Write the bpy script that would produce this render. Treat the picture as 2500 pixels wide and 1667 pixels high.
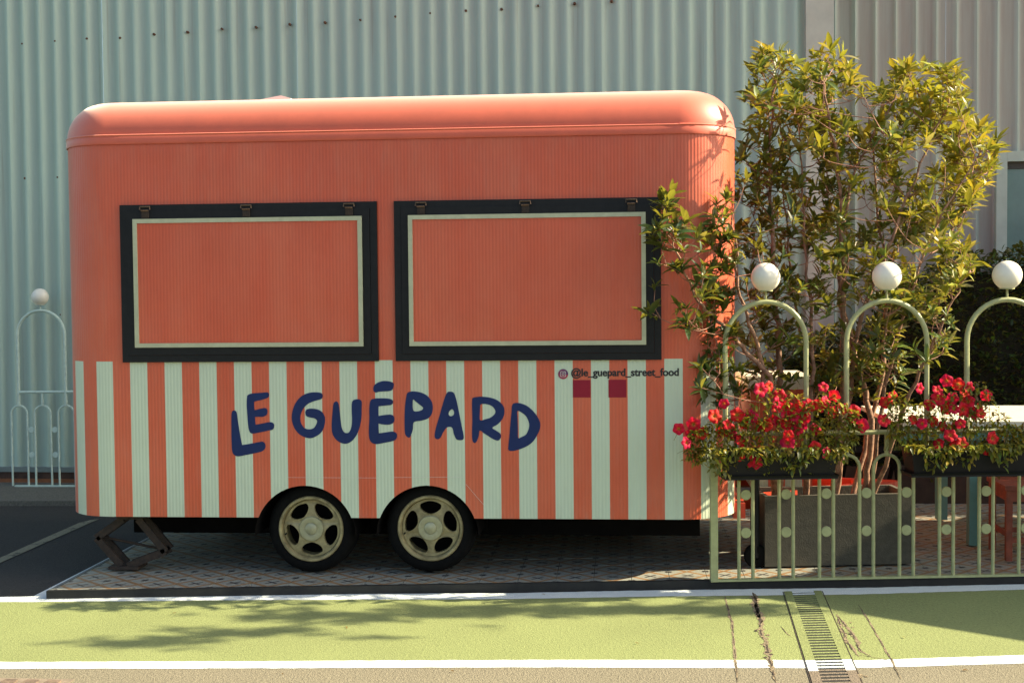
import bpy, bmesh, math, random
from mathutils import Vector, Matrix, Quaternion
import numpy as np
random.seed(7)
rnd = random.random
def ru(a, b): return a + (b - a) * random.random()
for o in list(bpy.data.objects): bpy.data.objects.remove(o)
SC = bpy.context.scene
COL = SC.collection

# ------------------------------------------------------------------ camera
CAM = np.array([2.33378, -7.38191, 1.63711]); FPX = 3190.34
YAW, PITCH, ROLL = -0.0833503, -0.0386039, -0.0093465
def _basis():
    cy, sy, cp, sp = math.cos(YAW), math.sin(YAW), math.cos(PITCH), math.sin(PITCH)
    f = np.array([sy*cp, cy*cp, sp]); r = np.array([cy, -sy, 0.]); u = np.cross(r, f)
    c, s = math.cos(ROLL), math.sin(ROLL)
    return f, c*r + s*u, -s*r + c*u
CF, CR, CU = _basis()
cam = bpy.data.cameras.new('camera'); camo = bpy.data.objects.new('camera', cam); COL.objects.link(camo)
cam.sensor_width = 36.0; cam.lens = FPX / 2500 * 36; cam.clip_end = 500; cam.clip_start = 0.05
M = Matrix(((CR[0], CU[0], -CF[0], CAM[0]), (CR[1], CU[1], -CF[1], CAM[1]), (CR[2], CU[2], -CF[2], CAM[2]), (0, 0, 0, 1)))
camo.matrix_world = M
SC.camera = camo
# measured positions of the photograph turned into places on real planes
def ray(u, v): return CF + CR*(u - 1250)/FPX - CU*(v - 833.5)/FPX
def atY(u, v, y=0.0): d = ray(u, v); return CAM + d*(y - CAM[1])/d[1]
def atZ(u, v, z=0.0): d = ray(u, v); return CAM + d*(z - CAM[2])/d[2]
def atP(u, v, P, n): d = ray(u, v); return CAM + d*(((P - CAM) @ n)/(d @ n))

# ------------------------------------------------------------------ light
SUN = Vector((1.5, 0.16, 1.0)).normalized()
w = bpy.data.worlds.new('World'); SC.world = w; w.use_nodes = True
nt = w.node_tree; nt.nodes.clear()
sky = nt.nodes.new('ShaderNodeTexSky'); sky.sky_type = 'NISHITA'; sky.sun_disc = False
sky.sun_elevation = math.asin(SUN.z); sky.sun_rotation = math.atan2(SUN.x, SUN.y)
sky.air_density = 1.0; sky.dust_density = 2.5; sky.ozone_density = 0.6
bg = nt.nodes.new('ShaderNodeBackground'); bg.inputs[1].default_value = 0.10
wo = nt.nodes.new('ShaderNodeOutputWorld')
nt.links.new(sky.outputs[0], bg.inputs[0]); nt.links.new(bg.outputs[0], wo.inputs[0])
sl = bpy.data.lights.new('sun', 'SUN'); sl.energy = 5.0; sl.angle = math.radians(0.5); sl.color = (1.0, 0.86, 0.64)
so = bpy.data.objects.new('sun', sl); COL.objects.link(so)
so.rotation_euler = SUN.to_track_quat('Z', 'Y').to_euler(); so.location = (20, 2, 14)
SC.view_settings.view_transform = 'Standard'; SC.view_settings.look = 'None'
SC.view_settings.exposure = 1.6; SC.view_settings.gamma = 1.0

# ------------------------------------------------------------------ materials
MATS = {}
def mat(name, col, rough=0.6, metal=0.0, var=0.15, scale=12.0, bump=0.0, bscale=None, spec=0.5, detail=6.0, col2=None, coat=0.0):
    if name in MATS: return MATS[name]
    m = bpy.data.materials.new(name); m.use_nodes = True; n = m.node_tree; L = n.links
    b = n.nodes['Principled BSDF']
    b.inputs['Roughness'].default_value = rough; b.inputs['Metallic'].default_value = metal
    b.inputs['Specular IOR Level'].default_value = spec; b.inputs['Coat Weight'].default_value = coat
    tc = n.nodes.new('ShaderNodeTexCoord')
    no = n.nodes.new('ShaderNodeTexNoise'); no.inputs['Scale'].default_value = scale; no.inputs['Detail'].default_value = detail
    no.inputs['Roughness'].default_value = 0.65
    L.new(tc.outputs['Object'], no.inputs['Vector'])
    r = n.nodes.new('ShaderNodeValToRGB')
    a = col if col2 is None else col2
    lo = [max(0, c*(1 - var)) for c in a]; hi = [min(1, c*(1 + var)) for c in col]
    r.color_ramp.elements[0].position = 0.3; r.color_ramp.elements[1].position = 0.72
    r.color_ramp.elements[0].color = (*lo, 1); r.color_ramp.elements[1].color = (*hi, 1)
    L.new(no.outputs['Fac'], r.inputs['Fac']); L.new(r.outputs[0], b.inputs['Base Color'])
    if bump:
        n2 = n.nodes.new('ShaderNodeTexNoise'); n2.inputs['Scale'].default_value = bscale or scale*4; n2.inputs['Detail'].default_value = 8
        L.new(tc.outputs['Object'], n2.inputs['Vector'])
        bp = n.nodes.new('ShaderNodeBump'); bp.inputs['Strength'].default_value = bump; bp.inputs['Distance'].default_value = 0.01
        L.new(n2.outputs['Fac'], bp.inputs['Height']); L.new(bp.outputs[0], b.inputs['Normal'])
    MATS[name] = m
    return m
def nd(n, t, **k):
    x = n.nodes.new(t)
    for a, v in k.items(): setattr(x, a, v)
    return x
def math_node(n, op, a, b=None):
    x = n.nodes.new('ShaderNodeMath'); x.operation = op
    for i, v in enumerate((a, b)):
        if v is None: continue
        if hasattr(v, 'links') or hasattr(v, 'is_linked'): n.links.new(v, x.inputs[i])
        else: x.inputs[i].default_value = v
    return x.outputs[0]
def mixc(n, f, a, b):
    x = n.nodes.new('ShaderNodeMix'); x.data_type = 'RGBA'
    for s, v in ((x.inputs[0], f), (x.inputs[6], a), (x.inputs[7], b)):
        if isinstance(v, (tuple, float, int)): s.default_value = v if not isinstance(v, tuple) else (*v, 1)[:4]
        else: n.links.new(v, s)
    return x.outputs[2]

CORAL = (0.55, 0.086, 0.030); CREAM = (0.50, 0.58, 0.42)
PER = 0.206
def paint_mat(name, stripes):
    m = bpy.data.materials.new(name); m.use_nodes = True; n = m.node_tree; L = n.links
    b = n.nodes['Principled BSDF']; b.inputs['Roughness'].default_value = 0.42; b.inputs['Specular IOR Level'].default_value = 0.45; b.inputs['Coat Weight'].default_value = 0.2; b.inputs['Coat Roughness'].default_value = 0.5; b.inputs['Sheen Weight'].default_value = 0.35; b.inputs['Sheen Roughness'].default_value = 0.3; b.inputs['Sheen Tint'].default_value = (1, .93, .8, 1)
    tc = nd(n, 'ShaderNodeTexCoord'); uv = tc.outputs['UV']
    sx = nd(n, 'ShaderNodeSeparateXYZ'); L.new(uv, sx.inputs[0]); U, V = sx.outputs[0], sx.outputs[1]
    no = nd(n, 'ShaderNodeTexNoise'); no.inputs['Scale'].default_value = 2.2; no.inputs['Detail'].default_value = 9; no.inputs['Roughness'].default_value = 0.7
    L.new(tc.outputs['Object'], no.inputs['Vector'])
    fd = nd(n, 'ShaderNodeTexNoise'); fd.inputs['Scale'].default_value = 1.0; fd.inputs['Detail'].default_value = 10; fd.inputs['Roughness'].default_value = 0.72
    mpf = nd(n, 'ShaderNodeMapping'); mpf.inputs['Scale'].default_value = (2.6, 1, 0.55); L.new(tc.outputs['Object'], mpf.inputs[0]); L.new(mpf.outputs[0], fd.inputs['Vector'])
    fade = math_node(n, 'MULTIPLY', math_node(n, 'MAXIMUM', math_node(n, 'SUBTRACT', fd.outputs['Fac'], 0.42), 0.0), 1.1)
    coral = mixc(n, no.outputs['Fac'], tuple(c*0.82 for c in CORAL), tuple(min(1, c*1.14) for c in CORAL))
    coral = mixc(n, fade, coral, (0.60, 0.20, 0.10))
    cream = mixc(n, no.outputs['Fac'], tuple(c*0.93 for c in CREAM), tuple(min(1, c*1.05) for c in CREAM))
    col = coral
    if stripes:
        fr = math_node(n, 'FRACT', math_node(n, 'DIVIDE', math_node(n, 'ADD', U, 20*PER), PER))
        mask = math_node(n, 'MULTIPLY', math_node(n, 'GREATER_THAN', fr, 0.5), math_node(n, 'LESS_THAN', V, stripes))
        col = mixc(n, mask, coral, cream)
        # scuffs and dust low on the panels
        ns = nd(n, 'ShaderNodeTexNoise'); ns.inputs['Scale'].default_value = 26; ns.inputs['Detail'].default_value = 8
        mp = nd(n, 'ShaderNodeMapping'); mp.inputs['Scale'].default_value = (1, 1, 0.18); L.new(tc.outputs['Object'], mp.inputs[0]); L.new(mp.outputs[0], ns.inputs['Vector'])
        low = math_node(n, 'MULTIPLY', math_node(n, 'MAXIMUM', math_node(n, 'SUBTRACT', ns.outputs['Fac'], 0.48), 0.0), 1.5)
        near = math_node(n, 'MAXIMUM', math_node(n, 'MULTIPLY', math_node(n, 'SUBTRACT', 0.62, V), 2.2), 0.18)
        low = math_node(n, 'MINIMUM', math_node(n, 'MULTIPLY', low, near), 0.5)
        col = mixc(n, low, col, (0.34, 0.27, 0.19))
    L.new(col, b.inputs['Base Color'])
    # fluted sheet: fine vertical ribs
    si = math_node(n, 'SINE', math_node(n, 'MULTIPLY', U, 2*math.pi/0.0195))
    wv = nd(n, 'ShaderNodeTexNoise'); wv.inputs['Scale'].default_value = 3.0; L.new(tc.outputs['Object'], wv.inputs['Vector'])
    h = math_node(n, 'ADD', math_node(n, 'MULTIPLY', si, 0.10), math_node(n, 'MULTIPLY', wv.outputs['Fac'], 1.6))
    bp = nd(n, 'ShaderNodeBump'); bp.inputs['Strength'].default_value = 0.5; bp.inputs['Distance'].default_value = 0.01
    L.new(h, bp.inputs['Height']); L.new(bp.outputs[0], b.inputs['Normal'])
    return m
M_BODY = paint_mat('trailer_paint_striped', 1.2484)
M_PANEL = paint_mat('trailer_paint_coral', 0)
M_ROOF = mat('roof_paint', CORAL, 0.40, var=0.10, scale=5, bump=0.05, bscale=6, coat=0.15)
_b = M_ROOF.node_tree.nodes['Principled BSDF']; _b.inputs['Roughness'].default_value = 0.5; _b.inputs['Coat Roughness'].default_value = 0.5; _b.inputs['Sheen Tint'].default_value = (1, .93, .8, 1); _b.inputs['Sheen Weight'].default_value = 0.9; _b.inputs['Sheen Roughness'].default_value = 0.45
M_BLACK = mat('black_frame_paint', (0.006, 0.0065, 0.006), 0.6, var=0.4, scale=30, bump=0.05, spec=0.3)
M_TRIM = mat('cream_trim', (0.42, 0.43, 0.27), 0.45, var=0.12, scale=20)
M_RUST = mat('rusty_steel', (0.032, 0.019, 0.010), 0.85, var=0.5, scale=40, bump=0.2, col2=(0.025, 0.018, 0.012))
M_HINGE = mat('hinge_steel', (0.16, 0.10, 0.06), 0.4, metal=0.6, var=0.5, scale=90)
M_NAVY = mat('navy_vinyl', (0.008, 0.021, 0.088), 0.55, var=0.12, scale=14, spec=0.25)
M_INK = mat('black_vinyl', (0.008, 0.008, 0.008), 0.45, var=0.1)
M_CRIM = mat('crimson_vinyl', (0.24, 0.005, 0.02), 0.5, var=0.06, spec=0.3)
M_TYRE = mat('tyre_rubber', (0.005, 0.005, 0.0045), 0.9, var=0.3, scale=30, bump=0.2, spec=0.12)
M_RIM = mat('gold_wheel_paint', (0.32, 0.27, 0.13), 0.5, metal=0.1, var=0.35, scale=14, col2=(0.18, 0.145, 0.065))
M_CAP = mat('hub_metal', (0.34, 0.33, 0.20), 0.4, metal=0.3, var=0.2, scale=25)
M_DARK = mat('underbody_black', (0.005, 0.0045, 0.004), 0.95, var=0.3, spec=0.1)
M_SAGE = mat('sage_green_paint', (0.33, 0.345, 0.155), 0.5, var=0.18, scale=22, bump=0.05)
M_MINT = mat('mint_paint', (0.50, 0.62, 0.50), 0.55, var=0.14, scale=22)
M_GLOBE = mat('opal_globe', (0.80, 0.76, 0.60), 0.35, var=0.04, scale=8)
M_BOX = mat('black_plastic', (0.006, 0.006, 0.0055), 0.55, var=0.3, scale=30, spec=0.25)
M_SOIL = mat('soil', (0.055, 0.03, 0.018), 0.95, var=0.6, scale=60, bump=0.8, bscale=90)
M_CONC = mat('planter_concrete', (0.070, 0.064, 0.042), 0.85, var=0.25, scale=26, bump=0.25, bscale=120)
M_BARK = mat('bark', (0.30, 0.17, 0.095), 0.85, var=0.4, scale=30, bump=0.4, col2=(0.17, 0.085, 0.05))
M_TWIG = mat('twig', (0.30, 0.15, 0.085), 0.8, var=0.4, scale=14, col2=(0.18, 0.075, 0.045))
M_WOODR = mat('red_stained_wood', (0.20, 0.042, 0.015), 0.6, var=0.35, scale=18, bump=0.1)
M_TEAL = mat('teal_paint', (0.10, 0.23, 0.19), 0.55, var=0.15)
M_TTOP = mat('pale_table_paint', (0.62, 0.60, 0.46), 0.5, var=0.12, scale=10)
M_REDP = mat('red_drawbar_paint', (0.55, 0.06, 0.022), 0.45, var=0.15)
M_EDGE = mat('black_steel_edging', (0.011, 0.011, 0.008), 0.7, var=0.5, scale=14, bump=0.1)
M_SCREW = mat('rusty_screw', (0.12, 0.06, 0.03), 0.8, var=0.5, scale=80)
M_CRACK = mat('dirt_filled_crack', (0.045, 0.03, 0.018), 0.95, var=0.6, scale=60, bump=0.6, col2=(0.02, 0.014, 0.01))

def paint_ground(name, col, agg, rough=0.85, wear=0.0, wearcol=(0.3, 0.26, 0.2), blotch=0.18, bump=0.5, wscale=9.0):
    m = bpy.data.materials.new(name); m.use_nodes = True; n = m.node_tree; L = n.links
    b = n.nodes['Principled BSDF']; b.inputs['Roughness'].default_value = rough; b.inputs['Specular IOR Level'].default_value = 0.3
    tc = nd(n, 'ShaderNodeTexCoord'); P = tc.outputs['Object']
    big = nd(n, 'ShaderNodeTexNoise'); big.inputs['Scale'].default_value = 1.3; big.inputs['Detail'].default_value = 7; L.new(P, big.inputs['Vector'])
    fine = nd(n, 'ShaderNodeTexVoronoi'); fine.inputs['Scale'].default_value = 130; L.new(P, fine.inputs['Vector'])
    f2 = nd(n, 'ShaderNodeTexNoise'); f2.inputs['Scale'].default_value = 70; f2.inputs['Detail'].default_value = 5; L.new(P, f2.inputs['Vector'])
    c1 = mixc(n, big.outputs['Fac'], tuple(c*(1 - blotch) for c in col), tuple(min(1, c*(1 + blotch)) for c in col))
    sp = math_node(n, 'MULTIPLY', math_node(n, 'LESS_THAN', f2.outputs['Fac'], 0.42), agg)
    c2 = mixc(n, sp, c1, tuple(c*0.45 for c in col))
    li = math_node(n, 'MULTIPLY', math_node(n, 'GREATER_THAN', f2.outputs['Fac'], 0.60), agg)
    c2 = mixc(n, li, c2, tuple(min(1, c*1.5) for c in col))
    if wear:
        wn = nd(n, 'ShaderNodeTexNoise'); wn.inputs['Scale'].default_value = wscale; wn.inputs['Detail'].default_value = 12; wn.inputs['Roughness'].default_value = 0.75; L.new(P, wn.inputs['Vector'])
        mk = math_node(n, 'GREATER_THAN', wn.outputs['Fac'], 1 - wear)
        c2 = mixc(n, mk, c2, wearcol)
    L.new(c2, b.inputs['Base Color'])
    hh = math_node(n, 'ADD', fine.outputs['Distance'], f2.outputs['Fac'])
    bp = nd(n, 'ShaderNodeBump'); bp.inputs['Strength'].default_value = bump; bp.inputs['Distance'].default_value = 0.006
    L.new(hh, bp.inputs['Height']); L.new(bp.outputs[0], b.inputs['Normal'])
    MATS[name] = m
    return m
M_ASPH = paint_ground('dark_asphalt', (0.042, 0.039, 0.032), 0.5)
M_ROAD = paint_ground('pale_road', (0.178, 0.160, 0.104), 0.45, blotch=0.16)
M_LANE = paint_ground('green_lane_paint', (0.192, 0.223, 0.080), 0.34, blotch=0.22, wear=0.32, wearcol=(0.215, 0.235, 0.095), bump=0.35)
M_WLINE = paint_ground('white_line_paint', (0.57, 0.62, 0.58), 0.06, blotch=0.05, wear=0.31, wearcol=(0.42, 0.36, 0.25), wscale=14)
M_PLINE = paint_ground('worn_parking_paint', (0.24, 0.22, 0.14), 0.4, wear=0.42, wearcol=(0.09, 0.085, 0.06))
M_PAVE = paint_ground('pavement_stone', (0.13, 0.125, 0.095), 0.5, wear=0.3, wearcol=(0.07, 0.065, 0.05))
M_DRAIN = paint_ground('drain_concrete', (0.16, 0.13, 0.09), 0.4, wear=0.35, wearcol=(0.12, 0.08, 0.05))

def tile_mat():
    m = bpy.data.materials.new('patterned_tile'); m.use_nodes = True; n = m.node_tree; L = n.links
    b = n.nodes['Principled BSDF']; b.inputs['Roughness'].default_value = 0.45
    tc = nd(n, 'ShaderNodeTexCoord'); s = nd(n, 'ShaderNodeSeparateXYZ'); L.new(tc.outputs['UV'], s.inputs[0])
    x = math_node(n, 'ABSOLUTE', math_node(n, 'SUBTRACT', s.outputs[0], 0.5)); y = math_node(n, 'ABSOLUTE', math_node(n, 'SUBTRACT', s.outputs[1], 0.5))
    d1 = math_node(n, 'ADD', x, y)
    band = math_node(n, 'LESS_THAN', math_node(n, 'ABSOLUTE', math_node(n, 'SUBTRACT', d1, 0.5)), 0.075)
    def star(px, py):
        # four petals along the diagonals
        df = math_node(n, 'ABSOLUTE', math_node(n, 'SUBTRACT', px, py)); sm = math_node(n, 'ADD', px, py)
        a = math_node(n, 'LESS_THAN', df, 0.045); c = math_node(n, 'LESS_THAN', sm, 0.30)
        return math_node(n, 'MULTIPLY', a, c)
    st = star(x, y)
    x2 = math_node(n, 'SUBTRACT', 0.5, x); y2 = math_node(n, 'SUBTRACT', 0.5, y)
    st2 = math_node(n, 'MULTIPLY', math_node(n, 'LESS_THAN', math_node(n, 'ADD', x2, y2), 0.16), math_node(n, 'LESS_THAN', math_node(n, 'ABSOLUTE', math_node(n, 'SUBTRACT', x2, y2)), 0.06))
    dark = math_node(n, 'MAXIMUM', st, st2)
    no = nd(n, 'ShaderNodeTexNoise'); no.inputs['Scale'].default_value = 14; no.inputs['Detail'].default_value = 8; L.new(tc.outputs['Object'], no.inputs['Vector'])
    base = mixc(n, no.outputs['Fac'], (0.20, 0.205, 0.165), (0.33, 0.33, 0.265))
    c = mixc(n, band, base, (0.24, 0.135, 0.055)); c = mixc(n, dark, c, (0.035, 0.03, 0.028))
    gr = math_node(n, 'MULTIPLY', math_node(n, 'GREATER_THAN', no.outputs['Fac'], 0.60), 0.5)
    c = mixc(n, gr, c, (0.14, 0.11, 0.08))
    L.new(c, b.inputs['Base Color'])
    return m
M_TILE = tile_mat()

def leaf_mat(name, trans=0.45, spec=0.4):
    m = bpy.data.materials.new(name); m.use_nodes = True; n = m.node_tree; L = n.links
    b = n.nodes['Principled BSDF']; b.inputs['Roughness'].default_value = 0.42; b.inputs['Specular IOR Level'].default_value = spec
    at = nd(n, 'ShaderNodeAttribute'); at.attribute_name = 'tint'
    oi = nd(n, 'ShaderNodeObjectInfo')
    hs = nd(n, 'ShaderNodeHueSaturation'); L.new(at.outputs['Color'], hs.inputs['Color'])
    L.new(math_node(n, 'ADD', math_node(n, 'MULTIPLY', oi.outputs['Random'], 0.35), 0.82), hs.inputs['Value'])
    L.new(hs.outputs[0], b.inputs['Base Color'])
    t = nd(n, 'ShaderNodeBsdfTranslucent')
    tcx = mixc(n, 0.5, hs.outputs[0], (0.55, 0.45, 0.04)); L.new(tcx, t.inputs['Color'])
    mx = nd(n, 'ShaderNodeMixShader'); mx.inputs[0].default_value = trans
    L.new(b.outputs[0], mx.inputs[1]); L.new(t.outputs[0], mx.inputs[2])
    L.new(mx.outputs[0], n.nodes['Material Output'].inputs[0])
    return m
M_LEAF = leaf_mat('shrub_leaf', 0.32); M_PLEAF = leaf_mat('petunia_leaf', 0.3, 0.3); M_HLEAF = leaf_mat('hedge_leaf', 0.15, 0.4)
def petal_mat():
    m = bpy.data.materials.new('petunia_petal'); m.use_nodes = True; n = m.node_tree; L = n.links
    b = n.nodes['Principled BSDF']; b.inputs['Roughness'].default_value = 0.6; b.inputs['Specular IOR Level'].default_value = 0.2
    at = nd(n, 'ShaderNodeAttribute'); at.attribute_name = 'tint'; oi = nd(n, 'ShaderNodeObjectInfo')
    hs = nd(n, 'ShaderNodeHueSaturation'); L.new(at.outputs['Color'], hs.inputs['Color'])
    L.new(math_node(n, 'ADD', math_node(n, 'MULTIPLY', oi.outputs['Random'], -0.018), 0.506), hs.inputs['Hue'])
    L.new(hs.outputs[0], b.inputs['Base Color'])
    t = nd(n, 'ShaderNodeBsdfTranslucent'); L.new(hs.outputs[0], t.inputs['Color'])
    mx = nd(n, 'ShaderNodeMixShader'); mx.inputs[0].default_value = 0.4
    L.new(b.outputs[0], mx.inputs[1]); L.new(t.outputs[0], mx.inputs[2]); L.new(mx.outputs[0], n.nodes['Material Output'].inputs[0])
    return m
M_PETAL = petal_mat()

def wall_mat(name, ridge, valley, P, phase):
    """galvanised sheet: separate ridge and valley tones, streaks"""
    m = bpy.data.materials.new(name); m.use_nodes = True; n = m.node_tree; L = n.links
    b = n.nodes['Principled BSDF']; b.inputs['Roughness'].default_value = 0.5; b.inputs['Metallic'].default_value = 0.0
    tc = nd(n, 'ShaderNodeTexCoord'); s = nd(n, 'ShaderNodeSeparateXYZ'); L.new(tc.outputs['UV'], s.inputs[0])
    mp = nd(n, 'ShaderNodeMapping'); mp.inputs['Scale'].default_value = (9, 9, 0.7); L.new(tc.outputs['Object'], mp.inputs[0])
    no = nd(n, 'ShaderNodeTexNoise'); no.inputs['Scale'].default_value = 1.0; no.inputs['Detail'].default_value = 9; no.inputs['Roughness'].default_value = 0.7; L.new(mp.outputs[0], no.inputs['Vector'])
    nb = nd(n, 'ShaderNodeTexNoise'); nb.inputs['Scale'].default_value = 0.9; nb.inputs['Detail'].default_value = 4; L.new(tc.outputs['Object'], nb.inputs['Vector'])
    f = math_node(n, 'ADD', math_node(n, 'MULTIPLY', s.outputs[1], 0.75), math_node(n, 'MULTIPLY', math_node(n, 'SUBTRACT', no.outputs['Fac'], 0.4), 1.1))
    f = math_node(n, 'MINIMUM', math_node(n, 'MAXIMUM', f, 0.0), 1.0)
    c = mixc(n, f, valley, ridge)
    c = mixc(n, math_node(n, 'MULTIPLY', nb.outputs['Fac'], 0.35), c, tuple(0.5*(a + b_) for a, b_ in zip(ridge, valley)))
    st = nd(n, 'ShaderNodeTexNoise'); st.inputs['Scale'].default_value = 1.0; st.inputs['Detail'].default_value = 6; st.inputs['Roughness'].default_value = 0.6
    ms = nd(n, 'ShaderNodeMapping'); ms.inputs['Scale'].default_value = (22, 22, 0.5); L.new(tc.outputs['Object'], ms.inputs[0]); L.new(ms.outputs[0], st.inputs['Vector'])
    sm = math_node(n, 'MINIMUM', math_node(n, 'MULTIPLY', math_node(n, 'MAXIMUM', math_node(n, 'SUBTRACT', st.outputs['Fac'], 0.56), 0.0), 2.6), 0.4)
    c = mixc(n, sm, c, (0.22, 0.18, 0.12))
    L.new(c, b.inputs['Base Color'])
    return m
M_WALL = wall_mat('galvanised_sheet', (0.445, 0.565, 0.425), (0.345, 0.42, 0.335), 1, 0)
M_WALLB = wall_mat('bounce_tinted_sheet', (0.48, 0.56, 0.45), (0.33, 0.265, 0.20), 1, 0)  # brown valleys: warm bounced sunlight put into the sheet colour
M_PIL = mat('pilaster_paint', (0.50, 0.49, 0.38), 0.7, var=0.1, scale=5)
M_FRAME = mat('door_frame_paint', (0.45, 0.49, 0.38), 0.6, var=0.1, scale=6)
M_GLASS = mat('dark_door_glass', (0.14, 0.22, 0.19), 0.15, var=0.3, scale=1.2)
M_BASEB = mat('brown_base_board', (0.075, 0.035, 0.018), 0.8, var=0.5, scale=9, col2=(0.04, 0.022, 0.012))
M_BASEO = mat('rust_orange_board', (0.22, 0.075, 0.02), 0.7, var=0.4, scale=9)
M_CANVAS = mat('cream_canvas', (0.6, 0.55, 0.42), 0.9, var=0.08)

# ------------------------------------------------------------------ builders
class MB:
    def __init__(s): s.v, s.f, s.m, s.uv, s.smooth, s.c = [], [], [], {}, True, None
    def add(s, vs, fs, mi=0):
        o = len(s.v); s.v += [tuple(map(float, p)) for p in vs]
        for f in fs: s.f.append(tuple(i + o for i in f)); s.m.append(mi)
        return s
    def box(s, a, b, mi=0):
        x0, y0, z0 = a; x1, y1, z1 = b
        return s.add([(x0,y0,z0),(x1,y0,z0),(x1,y1,z0),(x0,y1,z0),(x0,y0,z1),(x1,y0,z1),(x1,y1,z1),(x0,y1,z1)],
                     [(0,3,2,1),(4,5,6,7),(0,1,5,4),(1,2,6,5),(2,3,7,6),(3,0,4,7)], mi)
    def prism(s, base, dz, mi=0):
        """closed base polygon (3d points) swept by vector dz"""
        n = len(base); dz = np.array(dz, float); B = [np.array(p, float) for p in base]
        return s.add(B + [p + dz for p in B], [tuple(range(n))[::-1], tuple(range(n, 2*n))] + [(i, (i+1) % n, n + (i+1) % n, n + i) for i in range(n)], mi)
    def beam(s, p, q, w, h, mi=0, up=(0, 0, 1)):
        p, q = np.array(p, float), np.array(q, float); d = (q - p)/np.linalg.norm(q - p)
        a = np.cross(d, up); 
        if np.linalg.norm(a) < 1e-4: a = np.cross(d, (0, 1, 0))
        a /= np.linalg.norm(a); b = np.cross(a, d)
        c = [p + sx*a*w/2 + sz*b*h/2 for sx, sz in ((-1,-1),(1,-1),(1,1),(-1,1))]
        return s.prism(c, q - p, mi)
    def tube(s, pts, r, n=8, mi=0, caps=True):
        pts = [np.array(p, float) for p in pts]; k = len(pts)
        if not hasattr(r, '__len__'): r = [r]*k
        t0 = pts[1] - pts[0]; t0 /= np.linalg.norm(t0)
        a = np.cross(t0, (0.31, 0.2, 0.93)); 
        if np.linalg.norm(a) < 1e-3: a = np.cross(t0, (1, 0, 0))
        a /= np.linalg.norm(a); vs = []; fs = []
        for i in range(k):
            t = pts[min(i+1, k-1)] - pts[max(i-1, 0)]; t /= (np.linalg.norm(t) + 1e-12)
            a = a - t*(a @ t); a /= (np.linalg.norm(a) + 1e-12); b = np.cross(t, a)
            vs += [pts[i] + r[i]*(math.cos(2*math.pi*j/n)*a + math.sin(2*math.pi*j/n)*b) for j in range(n)]
        for i in range(k-1):
            for j in range(n): fs.append((i*n + j, i*n + (j+1) % n, (i+1)*n + (j+1) % n, (i+1)*n + j))
        if caps: fs += [tuple(range(n))[::-1], tuple(range((k-1)*n, k*n))]
        return s.add(vs, fs, mi)
    def lathe(s, prof, n, origin, axis=(0, 0, 1), mi=0, closed=False):
        """prof: list of (radius, height along axis)"""
        ax = np.array(axis, float); ax /= np.linalg.norm(ax); a = np.cross(ax, (0.1, 0.3, 0.9) if abs(ax[2]) < .9 else (1, 0, 0)); a /= np.linalg.norm(a); b = np.cross(ax, a)
        O = np.array(origin, float); vs = []; fs = []
        for r, h in prof: vs += [O + ax*h + r*(math.cos(2*math.pi*j/n)*a + math.sin(2*math.pi*j/n)*b) for j in range(n)]
        k = len(prof)
        for i in range(k - (0 if closed else 1)):
            i2 = (i+1) % k
            for j in range(n): fs.append((i*n + j, i*n + (j+1) % n, i2*n + (j+1) % n, i2*n + j))
        return s.add(vs, fs, mi)
    def build(s, name, mats, parent=None, smooth=False, loc=None, angle=35, normals=True):
        me = bpy.data.meshes.new(name)
        O = np.array(ROOT.get(parent.name, (0, 0, 0)) if parent is not None else (loc if loc is not None else (0, 0, 0)), float)
        V = [tuple(np.array(p) - O) for p in s.v]
        me.from_pydata(V, [], s.f)
        if not isinstance(mats, (list, tuple)): mats = [mats]
        for m in mats: me.materials.append(m)
        if len(mats) > 1: me.polygons.foreach_set('material_index', s.m)
        if normals:
            bm = bmesh.new(); bm.from_mesh(me); bmesh.ops.recalc_face_normals(bm, faces=bm.faces); bm.to_mesh(me); bm.free()
        if smooth:
            me.polygons.foreach_set('use_smooth', [True]*len(me.polygons))
            me.set_sharp_from_angle(angle=math.radians(angle))
        me.update()
        o = bpy.data.objects.new(name, me); COL.objects.link(o)
        if parent is not None: o.parent = parent; ROOT[o.name] = tuple(O)
        else: o.location = O; ROOT[o.name] = tuple(O)
        return o
ROOT = {}
def thing(name, loc, label, cat, group=None):
    o = bpy.data.objects.new(name, None); COL.objects.link(o); o.location = loc; o.empty_display_size = 0.1
    ROOT[o.name] = tuple(float(x) for x in loc); tag(o, label, cat, group); return o
def tag(o, label=None, cat=None, group=None, kind=None):
    if label: o['label'] = label
    if cat: o['category'] = cat
    if group: o['group'] = group
    if kind: o['kind'] = kind
    return o
def struct(o): o['kind'] = 'structure'; return o
def place(name, me, parent, loc, rot=None, scale=None):
    """another copy of a shared mesh under a thing"""
    o = bpy.data.objects.new(name, me); COL.objects.link(o); o.parent = parent
    R = ROOT[parent.name]; o.location = (loc[0]-R[0], loc[1]-R[1], loc[2]-R[2]); ROOT[o.name] = tuple(loc)
    if rot is not None:
        if isinstance(rot, Quaternion): o.rotation_mode = 'QUATERNION'; o.rotation_quaternion = rot
        else: o.rotation_euler = rot
    if scale is not None: o.scale = scale if hasattr(scale, '__len__') else (scale,)*3
    return o
def uvset(me, fn):
    """fn(vertex co) -> (u, v)"""
    l = me.uv_layers.new(name='UVMap')
    for lp in me.loops: l.data[lp.index].uv = fn(me.vertices[lp.vertex_index].co)
def tint(me, fn):
    a = me.color_attributes.new('tint', 'FLOAT_COLOR', 'POINT')
    for i in range(len(me.vertices)): a.data[i].color = (*fn(i), 1)

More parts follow.
